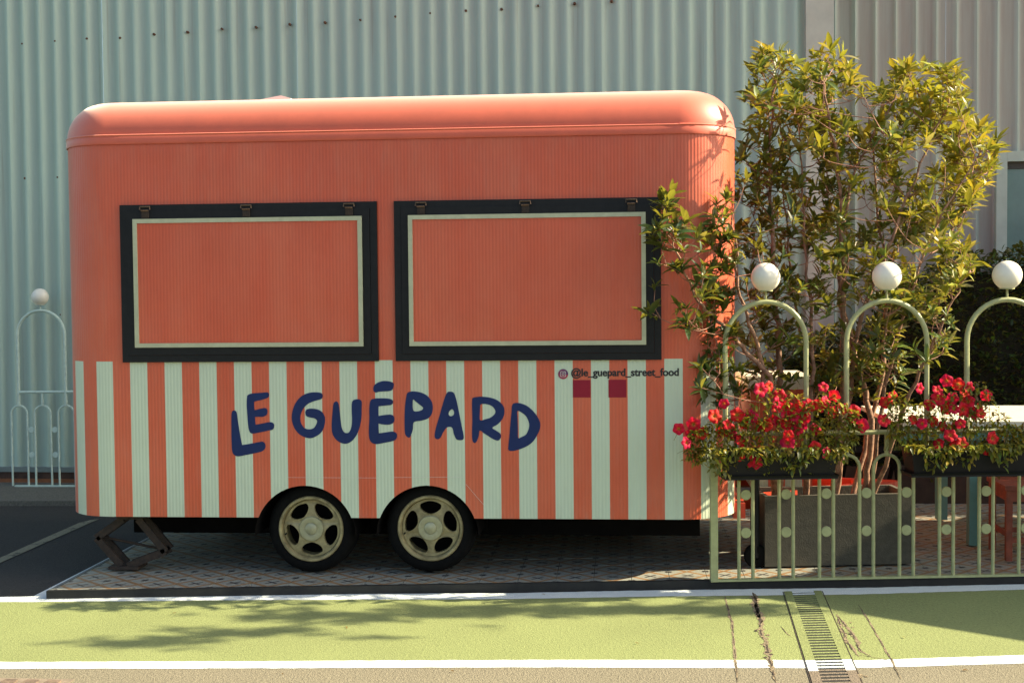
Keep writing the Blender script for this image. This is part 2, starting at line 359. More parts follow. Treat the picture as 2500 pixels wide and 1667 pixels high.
# ================================================================== THE SETTING
ZR = -0.046     # road level, the platform deck is z = 0
def sheet(name, poly, z, m):
    o = MB().add([(p[0], p[1], z) for p in poly], [tuple(range(len(poly)))]).build(name, m, normals=False)
    if o.data.polygons[0].normal.z < 0: o.data.flip_normals()
    return struct(o)
sheet('ground', [(-120, -120), (120, -120), (120, 120), (-120, 120)], ZR, M_ASPH)
def gz(u, v, z=ZR): p = atZ(u, v, z); return (p[0], p[1])
up_in = [gz(*q) for q in ((0, 1458), (112, 1456), (700, 1452), (1250, 1449), (1600, 1442), (2100, 1436), (2500, 1427))]
up_out = [gz(*q) for q in ((0, 1471), (600, 1466), (1250, 1463), (1600, 1457), (2100, 1452), (2500, 1440))]
lo_in = [gz(*q) for q in ((0, 1617), (600, 1615), (1250, 1612), (1780, 1612), (2100, 1613), (2500, 1600))]
lo_out = [gz(*q) for q in ((0, 1634), (600, 1633), (1250, 1630), (1780, 1632), (2100, 1632), (2500, 1621))]
def ext(L, k=9.0):
    a, b = np.array(L[0]), np.array(L[1]); c, d = np.array(L[-2]), np.array(L[-1])
    return [tuple(a + (a-b)/np.linalg.norm(a-b)*k)] + L + [tuple(d + (d-c)/np.linalg.norm(d-c)*k)]
def densify(L, step=0.04, jit=0.004):
    out = []
    for a, b in zip(L[:-1], L[1:]):
        a, b = np.array(a), np.array(b); n = max(1, int(np.linalg.norm(b-a)/step))
        out += [tuple(a + (b-a)*i/n + np.array((0, ru(-jit, jit)))) for i in range(n)]
    return out + [L[-1]]
UI, UO, LI, LO = [densify(ext(x)) for x in (up_in, up_out, lo_in, lo_out)]
def strip(name, A, B, z, m):
    """ragged-edged band between two lines, as a run of quads"""
    xs = sorted(set([p[0] for p in A] + [p[0] for p in B]))
    fa = lambda x: np.interp(x, [p[0] for p in A], [p[1] for p in A]); fb = lambda x: np.interp(x, [p[0] for p in B], [p[1] for p in B])
    lo, hi = max(A[0][0], B[0][0]), min(A[-1][0], B[-1][0]); xs = [x for x in xs if lo <= x <= hi]
    vs = []; fs = []
    for x in xs: vs += [(x, fa(x), z), (x, fb(x), z)]
    for i in range(len(xs)-1): fs.append((2*i, 2*i+1, 2*i+3, 2*i+2))
    o = MB().add(vs, fs).build(name, m, normals=False)
    if o.data.polygons[0].normal.z < 0: o.data.flip_normals()
    return struct(o)
strip('green_lane', UO, LI, ZR + 0.004, M_LANE)
strip('lane_edge_line', UI, UO, ZR + 0.0045, M_WLINE)
strip('lane_edge_line', LI, LO, ZR + 0.0045, M_WLINE)
far = [(p[0], p[1] - 14) for p in (LO[0], LO[-1])]
strip('road', LO, [(-12, -5.2), (16, -5.2)], ZR + 0.003, M_ROAD)
# worn parking-bay line on the asphalt beside the trailer
pl = [gz(*q) for q in ((0, 1362), (195, 1276), (222, 1270), (242, 1268), (222, 1276), (0, 1374))]
d0 = np.array(pl[0]) - np.array(pl[1]); d0 /= np.linalg.norm(d0)
pl[0] = tuple(np.array(pl[0]) + d0*1.0); pl[-1] = tuple(np.array(pl[-1]) + d0*0.9)
sheet('parking_line', pl, ZR + 0.004, M_PLINE)
# white bay line running along the platform side
bl = [gz(*q) for q in ((78, 1458), (112, 1441), (112, 1458))]
sheet('parking_line', [bl[0], (bl[0][0] + 0.02, 1.9), (bl[1][0] + 0.06, 1.9), bl[2]], ZR + 0.0038, M_WLINE)

# pavement along the back wall, with kerb stones
ZP = -0.008
kb0, kb1 = atZ(0, 1235, ZR), atZ(184, 1233, ZR); ks = (kb1[1]-kb0[1])/(kb1[0]-kb0[0])*0.4
ky = lambda x: kb0[1] + (x - kb0[0])*ks
sheet('pavement', [(-14, ky(-14) + 0.14), (16, ky(16) + 0.14), (16, 30), (-14, 30)], ZP, M_PAVE)
kerb = struct(MB().prism([(-14, ky(-14) + 0.13, ZR - .05), (16, ky(16) + 0.13, ZR - .05), (16, ky(16) + 0.142, ZR - .05), (-14, ky(-14) + 0.142, ZR - .05)], (0, 0, ZP - ZR + .048)).build('kerb', M_PAVE))
x = -9.0
while x < 9:
    l = 0.78; y = ky(x)
    MB().prism([(x + .004, y, ZR - .03), (x + l - .004, ky(x + l), ZR - .03), (x + l - .004, ky(x + l) + .128, ZR - .03), (x + .004, y + .128, ZR - .03)], (0, 0, ZP - ZR + .034 + ru(-.003, .003))).build('kerb_stone', M_PAVE, kerb)
    x += l

# ------------------------------------------------------------------ tiled platform
PX0, PY0 = -0.847, -0.445; PSL = 0.1142
pfy = lambda x: PY0 + (x - PX0)*PSL
plat = struct(MB().prism([(PX0 + .006, pfy(PX0) + .012, ZR - .02), (9.0, pfy(9.0) + .012, ZR - .02), (9.0, 3.6, ZR - .02), (PX0 + .006, 2.55, ZR - .02)], (0, 0, 0.0555)).build('platform', mat('platform_mortar', (0.16, 0.13, 0.09), 0.9)))
e = MB(); e.prism([(PX0, pfy(PX0), ZR - .01), (9.0, pfy(9.0), ZR - .01), (9.0, pfy(9.0) + .03, ZR - .01), (PX0, pfy(PX0) + .03, ZR - .01)], (0, 0, -ZR + .0125)).build('edging', M_EDGE, plat)
MB().prism([(PX0 - .002, pfy(PX0) + .032, ZR - .01), (PX0 + .02, pfy(PX0) + .034, ZR - .01), (PX0 + .02, 2.55, ZR - .01), (PX0 - .002, 2.55, ZR - .01)], (0, 0, -ZR + .0115)).build('edging', mat('grey_steel_edging', (0.11, 0.12, 0.11), 0.5, var=0.3), plat)
T = 0.214; g = 0.0016
tmesh = bpy.data.meshes.new('tile')
tb = 0.003
tv = [(g, g, -.006), (T-g, g, -.006), (T-g, T-g, -.006), (g, T-g, -.006), (g, g, 0), (T-g, g, 0), (T-g, T-g, 0), (g, T-g, 0)]
sh = lambda p: (p[0], p[1] + p[0]*PSL, p[2])
tf = [(4,5,6,7), (0,1,5,4), (1,2,6,5), (2,3,7,6), (3,0,4,7)]
tmesh.from_pydata([sh(p) for p in tv], [], tf); tmesh.materials.append(M_TILE)
uvset(tmesh, lambda c: (c[0]/T, (c[1] - c[0]*PSL)/T))
cand = []
for i in range(44):
    for j in range(18):
        x = PX0 + .022 + i*T; y = pfy(x) + .034 + j*T
        if x > 8.6 or y > (2.3 if x < 3 else 3.3): continue
        # deep under the trailer nothing shows
        d = math.hypot(x - CAM[0], y - CAM[1]) + (4 if x > 4.9 else 0) + (2.0 if (-.6 < x < 2.4 and y > .6) else 0)
        cand.append((d, x, y))
cand.sort()
rest = MB()
for k, (d, x, y) in enumerate(cand):
    z = 0.0112 + ru(-.0006, .0006)
    if k < 300:
        o = place('tile', tmesh, plat, (x, y, z - .0112 + .0))
    else: rest.add([(x + p[0], y + sh(p)[1], p[2] - .0004) for p in tv], tf)
ro = rest.build('tile', M_TILE, plat, normals=False); ro['kind'] = 'stuff'
l = ro.data.uv_layers.new(name='UVMap')
uvq = {0: (0,0), 1: (1,0), 2: (1,1), 3: (0,1), 4: (0,0), 5: (1,0), 6: (1,1), 7: (0,1)}
for lp in ro.data.loops: l.data[lp.index].uv = uvq[lp.vertex_index % 8]
for o in plat.children: pass

# ------------------------------------------------------------------ drain channel across the lane
dl0, dl1 = np.array(gz(1912, 1446)), np.array(gz(1979, 1664)); dr0, dr1 = np.array(gz(2007, 1444)), np.array(gz(2105, 1664))
dd = (dl1 - dl0); dd = dd/np.linalg.norm(dd); Ld = 3.4
drain = thing('drain_channel', (*((dl0 + dr0)/2), ZR), 'slotted drain channel crossing the green lane below the railing', 'drain')
def dpt(t, s):  # t along the channel from the platform, s 0..1 across
    a = dl0 + dd*t; b = dr0 + dd*t; return a + (b - a)*s
inl, inr = 0.22, 0.78
MB().prism([(*dpt(0, inl - .05), ZR + .0048), (*dpt(Ld, inl - .05), ZR + .0048), (*dpt(Ld, inr + .05), ZR + .0048), (*dpt(0, inr + .05), ZR + .0048)], (0, 0, .0006)).build('slot_backing', mat('slot_shade', (0.006, 0.007, 0.005), 0.9), drain)  # near-black sheet stands in for the shade inside the slots
lane_y = lambda x: np.interp(x, [p[0] for p in LI], [p[1] for p in LI])
def paint_at(p):
    x, y = p
    if y < np.interp(x, [q[0] for q in LO], [q[1] for q in LO]): return M_DRAIN
    if y < np.interp(x, [q[0] for q in LI], [q[1] for q in LI]): return M_WLINE
    if y < np.interp(x, [q[0] for q in UO], [q[1] for q in UO]): return M_LANE
    return M_WLINE
pitch = 0.0468; t = 0.012; k = 0
while t < Ld - pitch:
    a = pitch*0.46
    z0, z1 = ZR + .0056, ZR + .0078
    q = [dpt(t, inl - .03), dpt(t, inr + .03), dpt(t + a, inr + .03), dpt(t + a, inl - .03)]
    MB().prism([(p[0], p[1], z0) for p in q], (0, 0, z1 - z0)).build('grate_bar', paint_at(dpt(t, .5)), drain)
    t += pitch
for s0, s1 in ((0.02, inl), (inr, 0.98)):
    t = 0.0
    while t < Ld:   # cast side pieces one after the other, painted over with the lane
        t1 = min(t + .17, Ld); q = [dpt(t, s0), dpt(t, s1), dpt(t1 - .0008, s1), dpt(t1 - .0008, s0)]
        MB().prism([(p[0], p[1], ZR + .0046) for p in q], (0, 0, .0034)).build('frame_piece', paint_at(dpt((t + t1)/2, .5)), drain)
        t = t1
for s in (-0.005, 1.005):
    a, b = dpt(0, s), dpt(Ld, s); n_ = np.array((-dd[1], dd[0]))*.0022
    MB().prism([(*(a - n_), ZR + .0052), (*(b - n_), ZR + .0052), (*(b + n_), ZR + .0052), (*(a + n_), ZR + .0052)], (0, 0, .0004)).build('joint', M_CRACK, drain)

# cracks and lifted paint beside the drain
def crack(pts, wid, seed, rag=0.6):
    random.seed(seed); P = [np.array(gz(*q)) for q in pts]; out = []
    for a, b in zip(P[:-1], P[1:]):
        n = max(2, int(np.linalg.norm(b - a)/.013)); out += [a + (b - a)*i/n for i in range(n)]
    out.append(P[-1])
    for pas, (m, z, k) in enumerate(((M_BARE, .0053, 1.0), (M_CRACK, .0058, .30))):
        vs = []; fs = []; wl = wr = .5; off = 0
        for i, p in enumerate(out):
            e_ = min(1, 6*min(i, len(out) - 1 - i)/len(out) + .1)
            wl += (ru(0, 1.1) - wl)*.55; wr += (ru(0, 1.1) - wr)*.55; off += (ru(-1, 1)*rag - off)*.25
            f = wid*e_*k; o_ = off*wid*(1 if pas == 0 else .7)
            vs += [(p[0] - f*wl + o_, p[1] + ru(-.004, .004), ZR + z), (p[0] + f*wr + o_ + .0008, p[1] + ru(-.004, .004), ZR + z)]
        for i in range(len(out)-1):
            if pas and (math.sin(i*.37 + seed) < -.55): continue
            fs.append((2*i, 2*i+1, 2*i+3, 2*i+2))
        o = MB().add(vs, fs).build('pavement_crack', m, normals=False)
        if o.data.polygons[0].normal.z < 0: o.data.flip_normals()
        struct(o)
M_BARE = paint_ground('bare_concrete', (0.20, 0.16, 0.095), 0.6, wear=0.42, wearcol=(0.09, 0.065, 0.04), wscale=30)
crack([(1769, 1455), (1778, 1490), (1788, 1530), (1795, 1600), (1800, 1667)], .010, 1)
crack([(1838, 1448), (1848, 1480), (1855, 1520), (1858, 1545), (1872, 1580), (1882, 1620), (1895, 1667)], .020, 2)
crack([(1838, 1448), (1844, 1475), (1852, 1500), (1860, 1522)], .030, 3)
crack([(2042, 1500), (2052, 1530), (2066, 1565), (2085, 1590), (2096, 1604)], .013, 4, 1.2)
crack([(2048, 1508), (2070, 1535), (2090, 1565), (2100, 1590), (2126, 1604)], .014, 5, 1.2)
crack([(2095, 1478), (2118, 1512), (2140, 1550), (2160, 1585), (2180, 1620), (2200, 1660)], .007, 6)
crack([(1906, 1530), (1918, 1545), (1930, 1555)], .004, 7)
crack([(2100, 1600), (2140, 1608), (2170, 1613)], .005, 8)
for k in range(26):
    random.seed(100 + k); u, v = random.choice([(1855, 1530), (1868, 1565), (2075, 1560), (2090, 1585), (2105, 1640), (1870, 1600), (2070, 1520)]); c = gz(u + ru(-14, 14), v + ru(-16, 16)); r = ru(.005, .017)
    pg = [(c[0] + r*ru(.4, 1.2)*math.cos(a), c[1] + r*ru(.4, 1.5)*math.sin(a)) for a in [2*math.pi*i/9 for i in range(9)]]
    sheet('paint_chip_patch', pg, ZR + .0062 + k*.00002, M_CRACK if k % 3 == 0 else M_BARE)
random.seed(11)
# corner of a rusty cast access cover at the kerbless edge, near left
cov = thing('access_cover', (-0.55, -1.95, ZR), 'corner of rusty cast access cover in the pale road', 'manhole cover')
c1 = np.array(gz(182, 1660)); cx, cy_ = c1
MB().box((cx - .75, cy_ - .6, ZR + .0035), (cx, cy_, ZR + .006)).build('frame', mat('dusty_cast_iron', (0.20, 0.16, 0.11), 0.7, var=0.3, scale=20), cov)
for i in range(7):
    for j in range(5):
        x0 = cx - .70 + i*.098; y0 = cy_ - .58 + j*.115
        MB().prism([(x0, y0, ZR + .0062), (x0 + .075, y0 + .01, ZR + .0062), (x0 + .068, y0 + .085, ZR + .0062), (x0 + .012, y0 + .09, ZR + .0062)], (0, 0, .006)).build('tread_block', mat('rust_cast_iron', (0.14, 0.10, 0.065), 0.8, var=0.5, scale=30), cov)

# ================================================================== BACK WALLS
def corrugated(name, p0, p1, z0, z1, P, amp, m, label, per_sheet=6, kind='round', parent=None, cat='wall', phase=0.0):
    p0, p1 = np.array(p0, float), np.array(p1, float); L = np.linalg.norm(p1 - p0); d = (p1 - p0)/L; nrm = np.array((d[1], -d[0]))
    root = thing(name, (p0[0], p0[1], z0), label, cat) if parent is None else parent
    ns = int(math.ceil(L/(P*per_sheet))); s0 = 0.0
    for k in range(ns):
        s1 = min(L, s0 + P*per_sheet); n = max(2, int(round((s1 - s0)/P*10))); vs = []; fs = []; uv = []
        lap = 0.0016*(k % 2)
        for i in range(n+1):
            s = s0 + (s1 - s0)*i/n; ph = (s/P + phase) % 1.0
            if kind == 'round': h = 0.5 + 0.5*math.cos(2*math.pi*ph); h = h**1.25
            else: h = max(0.0, 1 - abs(ph - .5)/.19); h = h*h*(3 - 2*h)
            q = p0 + d*s + nrm*(amp*(h - .5)*(1 + .12*math.sin(s*2.1 + k)) + lap + .004*math.sin(s*1.3))
            vs += [(q[0], q[1], z0), (q[0], q[1], z1)]; uv += [(s, h), (s, h)]
        for i in range(n): fs.append((2*i, 2*i+2, 2*i+3, 2*i+1))
        o = MB().add(vs, fs).build('corrugated_sheet', m, root, smooth=True, normals=False, angle=80)
        l = o.data.uv_layers.new(name='UVMap')
        for lp in o.data.loops: l.data[lp.index].uv = uv[lp.vertex_index]
        s0 = s1
    return root, d, nrm, p0
WY = 3.72
wl0 = (-9.0, WY + .18); wl1 = (4.02, WY - .22)
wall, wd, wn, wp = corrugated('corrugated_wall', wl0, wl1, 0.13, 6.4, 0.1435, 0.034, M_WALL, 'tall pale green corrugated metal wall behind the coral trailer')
wyy = lambda x: wl0[1] + (x - wl0[0])*(wl1[1] - wl0[1])/(wl1[0] - wl0[0])
WN3 = np.array((wn[0], wn[1], 0.))
def on_wall(u, v): return atP(u, v, np.array((wp[0], wp[1], 0.)), WN3)
# fixing screws, spaced along two purlin lines
for (u, v) in ((56.6, 108.3), (136.6, 102), (214, 96), (294.7, 94), (377, 85), (459, 79.6), (542.7, 71.6), (625.7, 67.7), (708, 60.5), (794, 56.3), (880, 49.8), (966, 42), (1051, 34), (1138, 28), (1225, 24), (1314, 15), (1403, 10), (1493, 4), (63, 436), (143, 433.6), (150, 768), (66, 772)):
    p = on_wall(u, v); r = ru(.0085, .0125)
    MB().lathe([(0.0001, .014), (r*.7, .013), (r, .006), (r, -.02)], 10, p + WN3*.012, WN3).build('screw', M_SCREW, wall, smooth=True)
def wbox(x0, x1, off0, off1, z0, z1, m, name, root):
    q = [(x, wyy(x) - o) for x, o in ((x0, off0), (x1, off0), (x1, off1), (x0, off1))]
    return MB().prism([(a, b, z0) for a, b in q], (0, 0, z1 - z0)).build(name, m, root)
wbox(-9, 4.0, .03, -.05, .085, .129, mat('grey_sill', (0.17, 0.20, 0.17), 0.6, var=0.15), 'sill', wall)
wbox(-9, 4.0, .012, -.05, .025, .084, M_BASEB, 'base_board', wall)
wbox(-9, 4.0, .022, -.05, ZP, .024, M_BASEO, 'base_board', wall)
# grey junction box behind the globe lamp on the wall
jb = on_wall(102, 748)
# right end: return and painted pilaster
pa, pb = on_wall(1966, 60), on_wall(2034, 60)
MB().prism([(pa[0], wyy(pa[0]) - .045, ZP), (pb[0], wyy(pb[0]) - .045, ZP), (pb[0], wyy(pb[0]) + .3, ZP), (pa[0], wyy(pa[0]) + .3, ZP)], (0, 0, 6.4)).build('pilaster', M_PIL, wall)
wr0 = (pb[0], WY + .22); wr1 = (9.4, WY + .35)
wall2, wd2, wn2, wp2 = corrugated('corrugated_wall', wr0, wr1, 0.02, 6.4, 0.168, 0.03, M_WALLB, 'warm-bounce-tinted corrugated wall section right of the pilaster behind the shrub', kind='ridge')
WN2 = np.array((wn2[0], wn2[1], 0.))
def on_wall2(u, v): return atP(u, v, np.array((wp2[0], wp2[1], 0.)), WN2)
# framed door at the right edge
da = on_wall2(2436, 372); dz = da[2]; dx = da[0]
door = thing('framed_door', (dx, da[1] - .06, ZP), 'pale framed glazed door in the wall at the right edge', 'door')
dy = da[1] - .075
MB().box((dx - .03, dy, ZP), (dx + .058, dy + .07, dz)).build('jamb', M_FRAME, door)
MB().box((dx + .059, dy, dz - .085), (dx + 1.25, dy + .07, dz)).build('lintel', M_FRAME, door)
MB().box((dx + 1.251, dy, ZP), (dx + 1.33, dy + .07, dz)).build('jamb', M_FRAME, door)
MB().box((dx + .059, dy + .04, dz - .145), (dx + 1.25, dy + .075, dz - .087)).build('top_rail', mat('dark_rail', (0.06, 0.05, 0.035), 0.6), door)
MB().box((dx + .059, dy + .05, ZP + .05), (dx + .66, dy + .078, dz - .146)).build('pane', M_GLASS, door)
MB().box((dx + .661, dy + .05, ZP + .05), (dx + 1.25, dy + .078, dz - .146)).build('pane', M_GLASS, door)
# added unseen block off to the right, keeps sun off the back wall
sun_block = thing('sun_block_volume', (10.5, 6, ZP), 'added unseen block off to the right that shades the back wall', 'light blocker')
MB().box((9.5, 3.35, ZP), (16, 14, 12.5)).build('wall', M_WALLB, sun_block)
MB().box((9.3, 3.2, 12.502), (16.2, 14.2, 12.8)).build('roof', M_FRAME, sun_block)

# ================================================================== FOOD TRAILER
XL, XR, RC, DEP = -0.973, 2.995, 0.33, 2.08
ZB, ZT = 0.3406, 2.512
trailer = thing('food_trailer', ((XL + XR)/2, DEP/2, 0), 'coral food trailer with cream stripes, two shuttered windows and navy lettering', 'food trailer')
def outline(off=0.0, rc=RC, n=10):
    """rounded rectangle, counterclockwise from the front left, with arc-length coordinate"""
    x0, x1, y0, y1 = XL - off, XR + off, -off, DEP + off; r = rc + off
    pts = []
    for cx, cy, a0 in ((x1 - r, y0 + r, -90), (x1 - r, y1 - r, 0), (x0 + r, y1 - r, 90), (x0 + r, y0 + r, 180)):
        for i in range(n+1):
            a = math.radians(a0 + 90*i/n); pts.append((cx + r*math.cos(a), cy + r*math.sin(a)))
    return pts
AR = [(0.506, 0.233, 0.293), (1.219, 0.236, 0.293)]
def arch_z(x):
    z = ZB
    for cx, cz, r in AR:
        if abs(x - cx) < r:
            zz = cz + math.sqrt(max(0, r*r - (x - cx)**2)); z = max(z, zz)
    return z
xs = [XL + RC, XR - RC]
for cx, cz, r in AR:
    h = math.sqrt(r*r - (ZB - cz)**2)
    xs += [cx - h*math.cos(math.pi*i/24) for i in range(25)]
xs = sorted(xs)
body = MB(); uvs = []
for x in xs: body.v += [(x, 0, arch_z(x)), (x, 0, ZT)]; uvs += [(x, arch_z(x)), (x, ZT)]
for i in range(len(xs)-1): body.f.append((2*i, 2*i+2, 2*i+3, 2*i+1)); body.m.append(0)
ol = outline(n=14); s = XR - RC; loop = [(XR - RC, 0)] ; base = len(body.v); prev = np.array((XR - RC, 0.)); k0 = len(body.v)
for p in ol + [ol[0]]:
    q = np.array(p); s += np.linalg.norm(q - prev); prev = q
    if abs(q[1]) < 1e-6 and p is not ol[0] and q[0] < XR - RC - .01: pass
    body.v += [(q[0], q[1], ZB), (q[0], q[1], ZT)]; uvs += [(s, ZB), (s, ZT)]
nn = (len(body.v) - k0)//2
for i in range(nn - 2):   # last edge would be the front face, already there
    body.f.append((k0 + 2*i, k0 + 2*i+2, k0 + 2*i+3, k0 + 2*i+1)); body.m.append(0)
# left corner carries stripes measured from the front face, not round the back
uv2 = list(uvs)
kleft = [i for i in range(k0, len(body.v)) if body.v[i][0] < XL + RC + 1e-6 and body.v[i][1] < RC + 1e-6]
for i in kleft:
    xx, yy = body.v[i][0], body.v[i][1]; a = math.atan2(XL + RC - xx, RC - yy); uv2[i] = (XL + RC - RC*a, uvs[i][1])
bo = body.build('body', M_BODY, trailer, smooth=True, normals=False, angle=30)
l = bo.data.uv_layers.new(name='UVMap')
for lp in bo.data.loops: l.data[lp.index].uv = uv2[lp.vertex_index]
def ringsurf(rings, cap=True):
    """stack of closed outlines [(pts, z)]"""
    m = MB(); n = len(rings[0][0])
    for pts, z in rings: m.v += [(p[0], p[1], z) for p in pts]
    for i in range(len(rings)-1):
        for j in range(n): m.f.append((i*n + j, i*n + (j+1) % n, (i+1)*n + (j+1) % n, (i+1)*n + j)); m.m.append(0)
    if cap: m.f.append(tuple(range((len(rings)-1)*n, len(rings)*n))); m.m.append(0)
    return m
# roof cap with its lip and bead
ringsurf([(outline(.001), 2.512), (outline(.0085), 2.5035), (outline(.0095), 2.508), (outline(.009), 2.548), (outline(.004), 2.5535)], False).build('roof_lip', M_ROOF, trailer, smooth=True, normals=False, angle=50)
RF = 0.221; rings = []
for i in range(13):
    b_ = math.radians(90*i/12); ins = RF*(1 - math.cos(b_)); rings.append((outline(.003 - ins, RC), 2.552 + RF*math.sin(b_)))
c_ = rings[-1]; rings.append(([(p[0]*.86 + (XL+XR)/2*.14, p[1]*.7 + DEP/2*.3) for p in c_[0]], 2.552 + RF + .004))
ro_ = ringsurf(rings).build('roof', M_ROOF, trailer, smooth=True, normals=False, angle=60)
op = outline(.006, n=12)
MB().tube([(p[0], p[1], 2.5545 + .0016*math.sin(p[0]*5.0) + .001*math.sin(p[0]*17)) for p in op] + [(op[0][0], op[0][1], 2.5545)], .0055, 6).build('bead', M_ROOF, trailer, smooth=True)
# roof hatch standing slightly open
hv = MB().prism([(.13, .40, 2.765), (.36, .40, 2.765), (.36, .40, 2.808), (.30, .40, 2.826), (.13, .40, 2.796)], (0, .35, 0)).build('roof_hatch', mat('hatch_cream', (0.85, 0.80, 0.66), 0.5, var=0.05), trailer)
# under-side
MB().box((XL + .1, .362, .30), (XR - .1, DEP - .05, .338)).build('floor_frame', M_DARK, trailer)
MB().box((XL + .4, DEP - .12, .05), (XR - .5, DEP - .10, .338)).build('rear_light_block', M_DARK, trailer)  # added unseen panel, blocks sky light coming in from behind
MB().box((XL + .3, .42, .17), (XR - .2, .50, .2995)).build('chassis_rail', M_DARK, trailer)
MB().box((XL + .3, DEP - .5, .17), (XR - .2, DEP - .42, .2995)).build('chassis_rail', M_DARK, trailer)
for cx, cz, r in AR:
    mw = MB(); A_ = [math.radians(a) for a in range(0, 181, 12)]
    for a in A_: mw.v += [(cx + (r + .004)*math.cos(a), .002, cz + (r + .004)*math.sin(a)), (cx + (r + .004)*math.cos(a), .34, cz + (r + .004)*math.sin(a))]
    for i in range(len(A_)-1): mw.f.append((2*i, 2*i+1, 2*i+3, 2*i+2)); mw.m.append(0)
    n0 = len(mw.v); mw.v += [(cx + (r + .003)*math.cos(a), .338, cz + (r + .003)*math.sin(a)) for a in A_]; mw.f.append(tuple(range(n0, n0 + len(A_)))); mw.m.append(0)
    mw.build('wheel_well', M_DARK, trailer, normals=False)
    MB().box((cx - .31, .34, .2), (cx + .31, .36, ZB)).build('wheel_well', M_DARK, trailer)

# curve outlines -> filled plates
def catmull(P, n=6):
    P = [np.array(p[:2], float) for p in P]; k = len(P); out = []
    for i in range(k):
        a, b, c, d = P[i-1], P[i], P[(i+1) % k], P[(i+2) % k]
        for j in range(n):
            t = j/n; out.append(0.5*((2*b) + (-a + c)*t + (2*a - 5*b + 4*c - d)*t*t + (-a + 3*b - 3*c + d)*t**3))
    return out
def plate(loops, extr):
    cu = bpy.data.curves.new('outline', 'CURVE'); cu.dimensions = '2D'; cu.fill_mode = 'BOTH'; cu.extrude = extr
    for lp in loops:
        sp = cu.splines.new('POLY'); sp.points.add(len(lp) - 1); sp.use_cyclic_u = True
        for i, p in enumerate(lp): sp.points[i].co = (p[0], p[1], 0, 1)
    o = bpy.data.objects.new('outline', cu); COL.objects.link(o)
    bpy.context.view_layer.update()
    me = bpy.data.meshes.new_from_object(o.evaluated_get(bpy.context.evaluated_depsgraph_get()))
    bpy.data.objects.remove(o); return me
def mount(me, name, m, parent, y, thick=0.0):
    """lay an XY-plane plate on the trailer front: x -> X, y -> Z"""
    R = ROOT[parent.name]
    for v in me.vertices: c = v.co.copy(); v.co = (c.x - R[0], y - c.z - R[1], c.y - R[2])
    me.materials.clear(); me.materials.append(m); me.name = name
    o = bpy.data.objects.new(name, me); COL.objects.link(o); o.parent = parent; ROOT[o.name] = R; return o
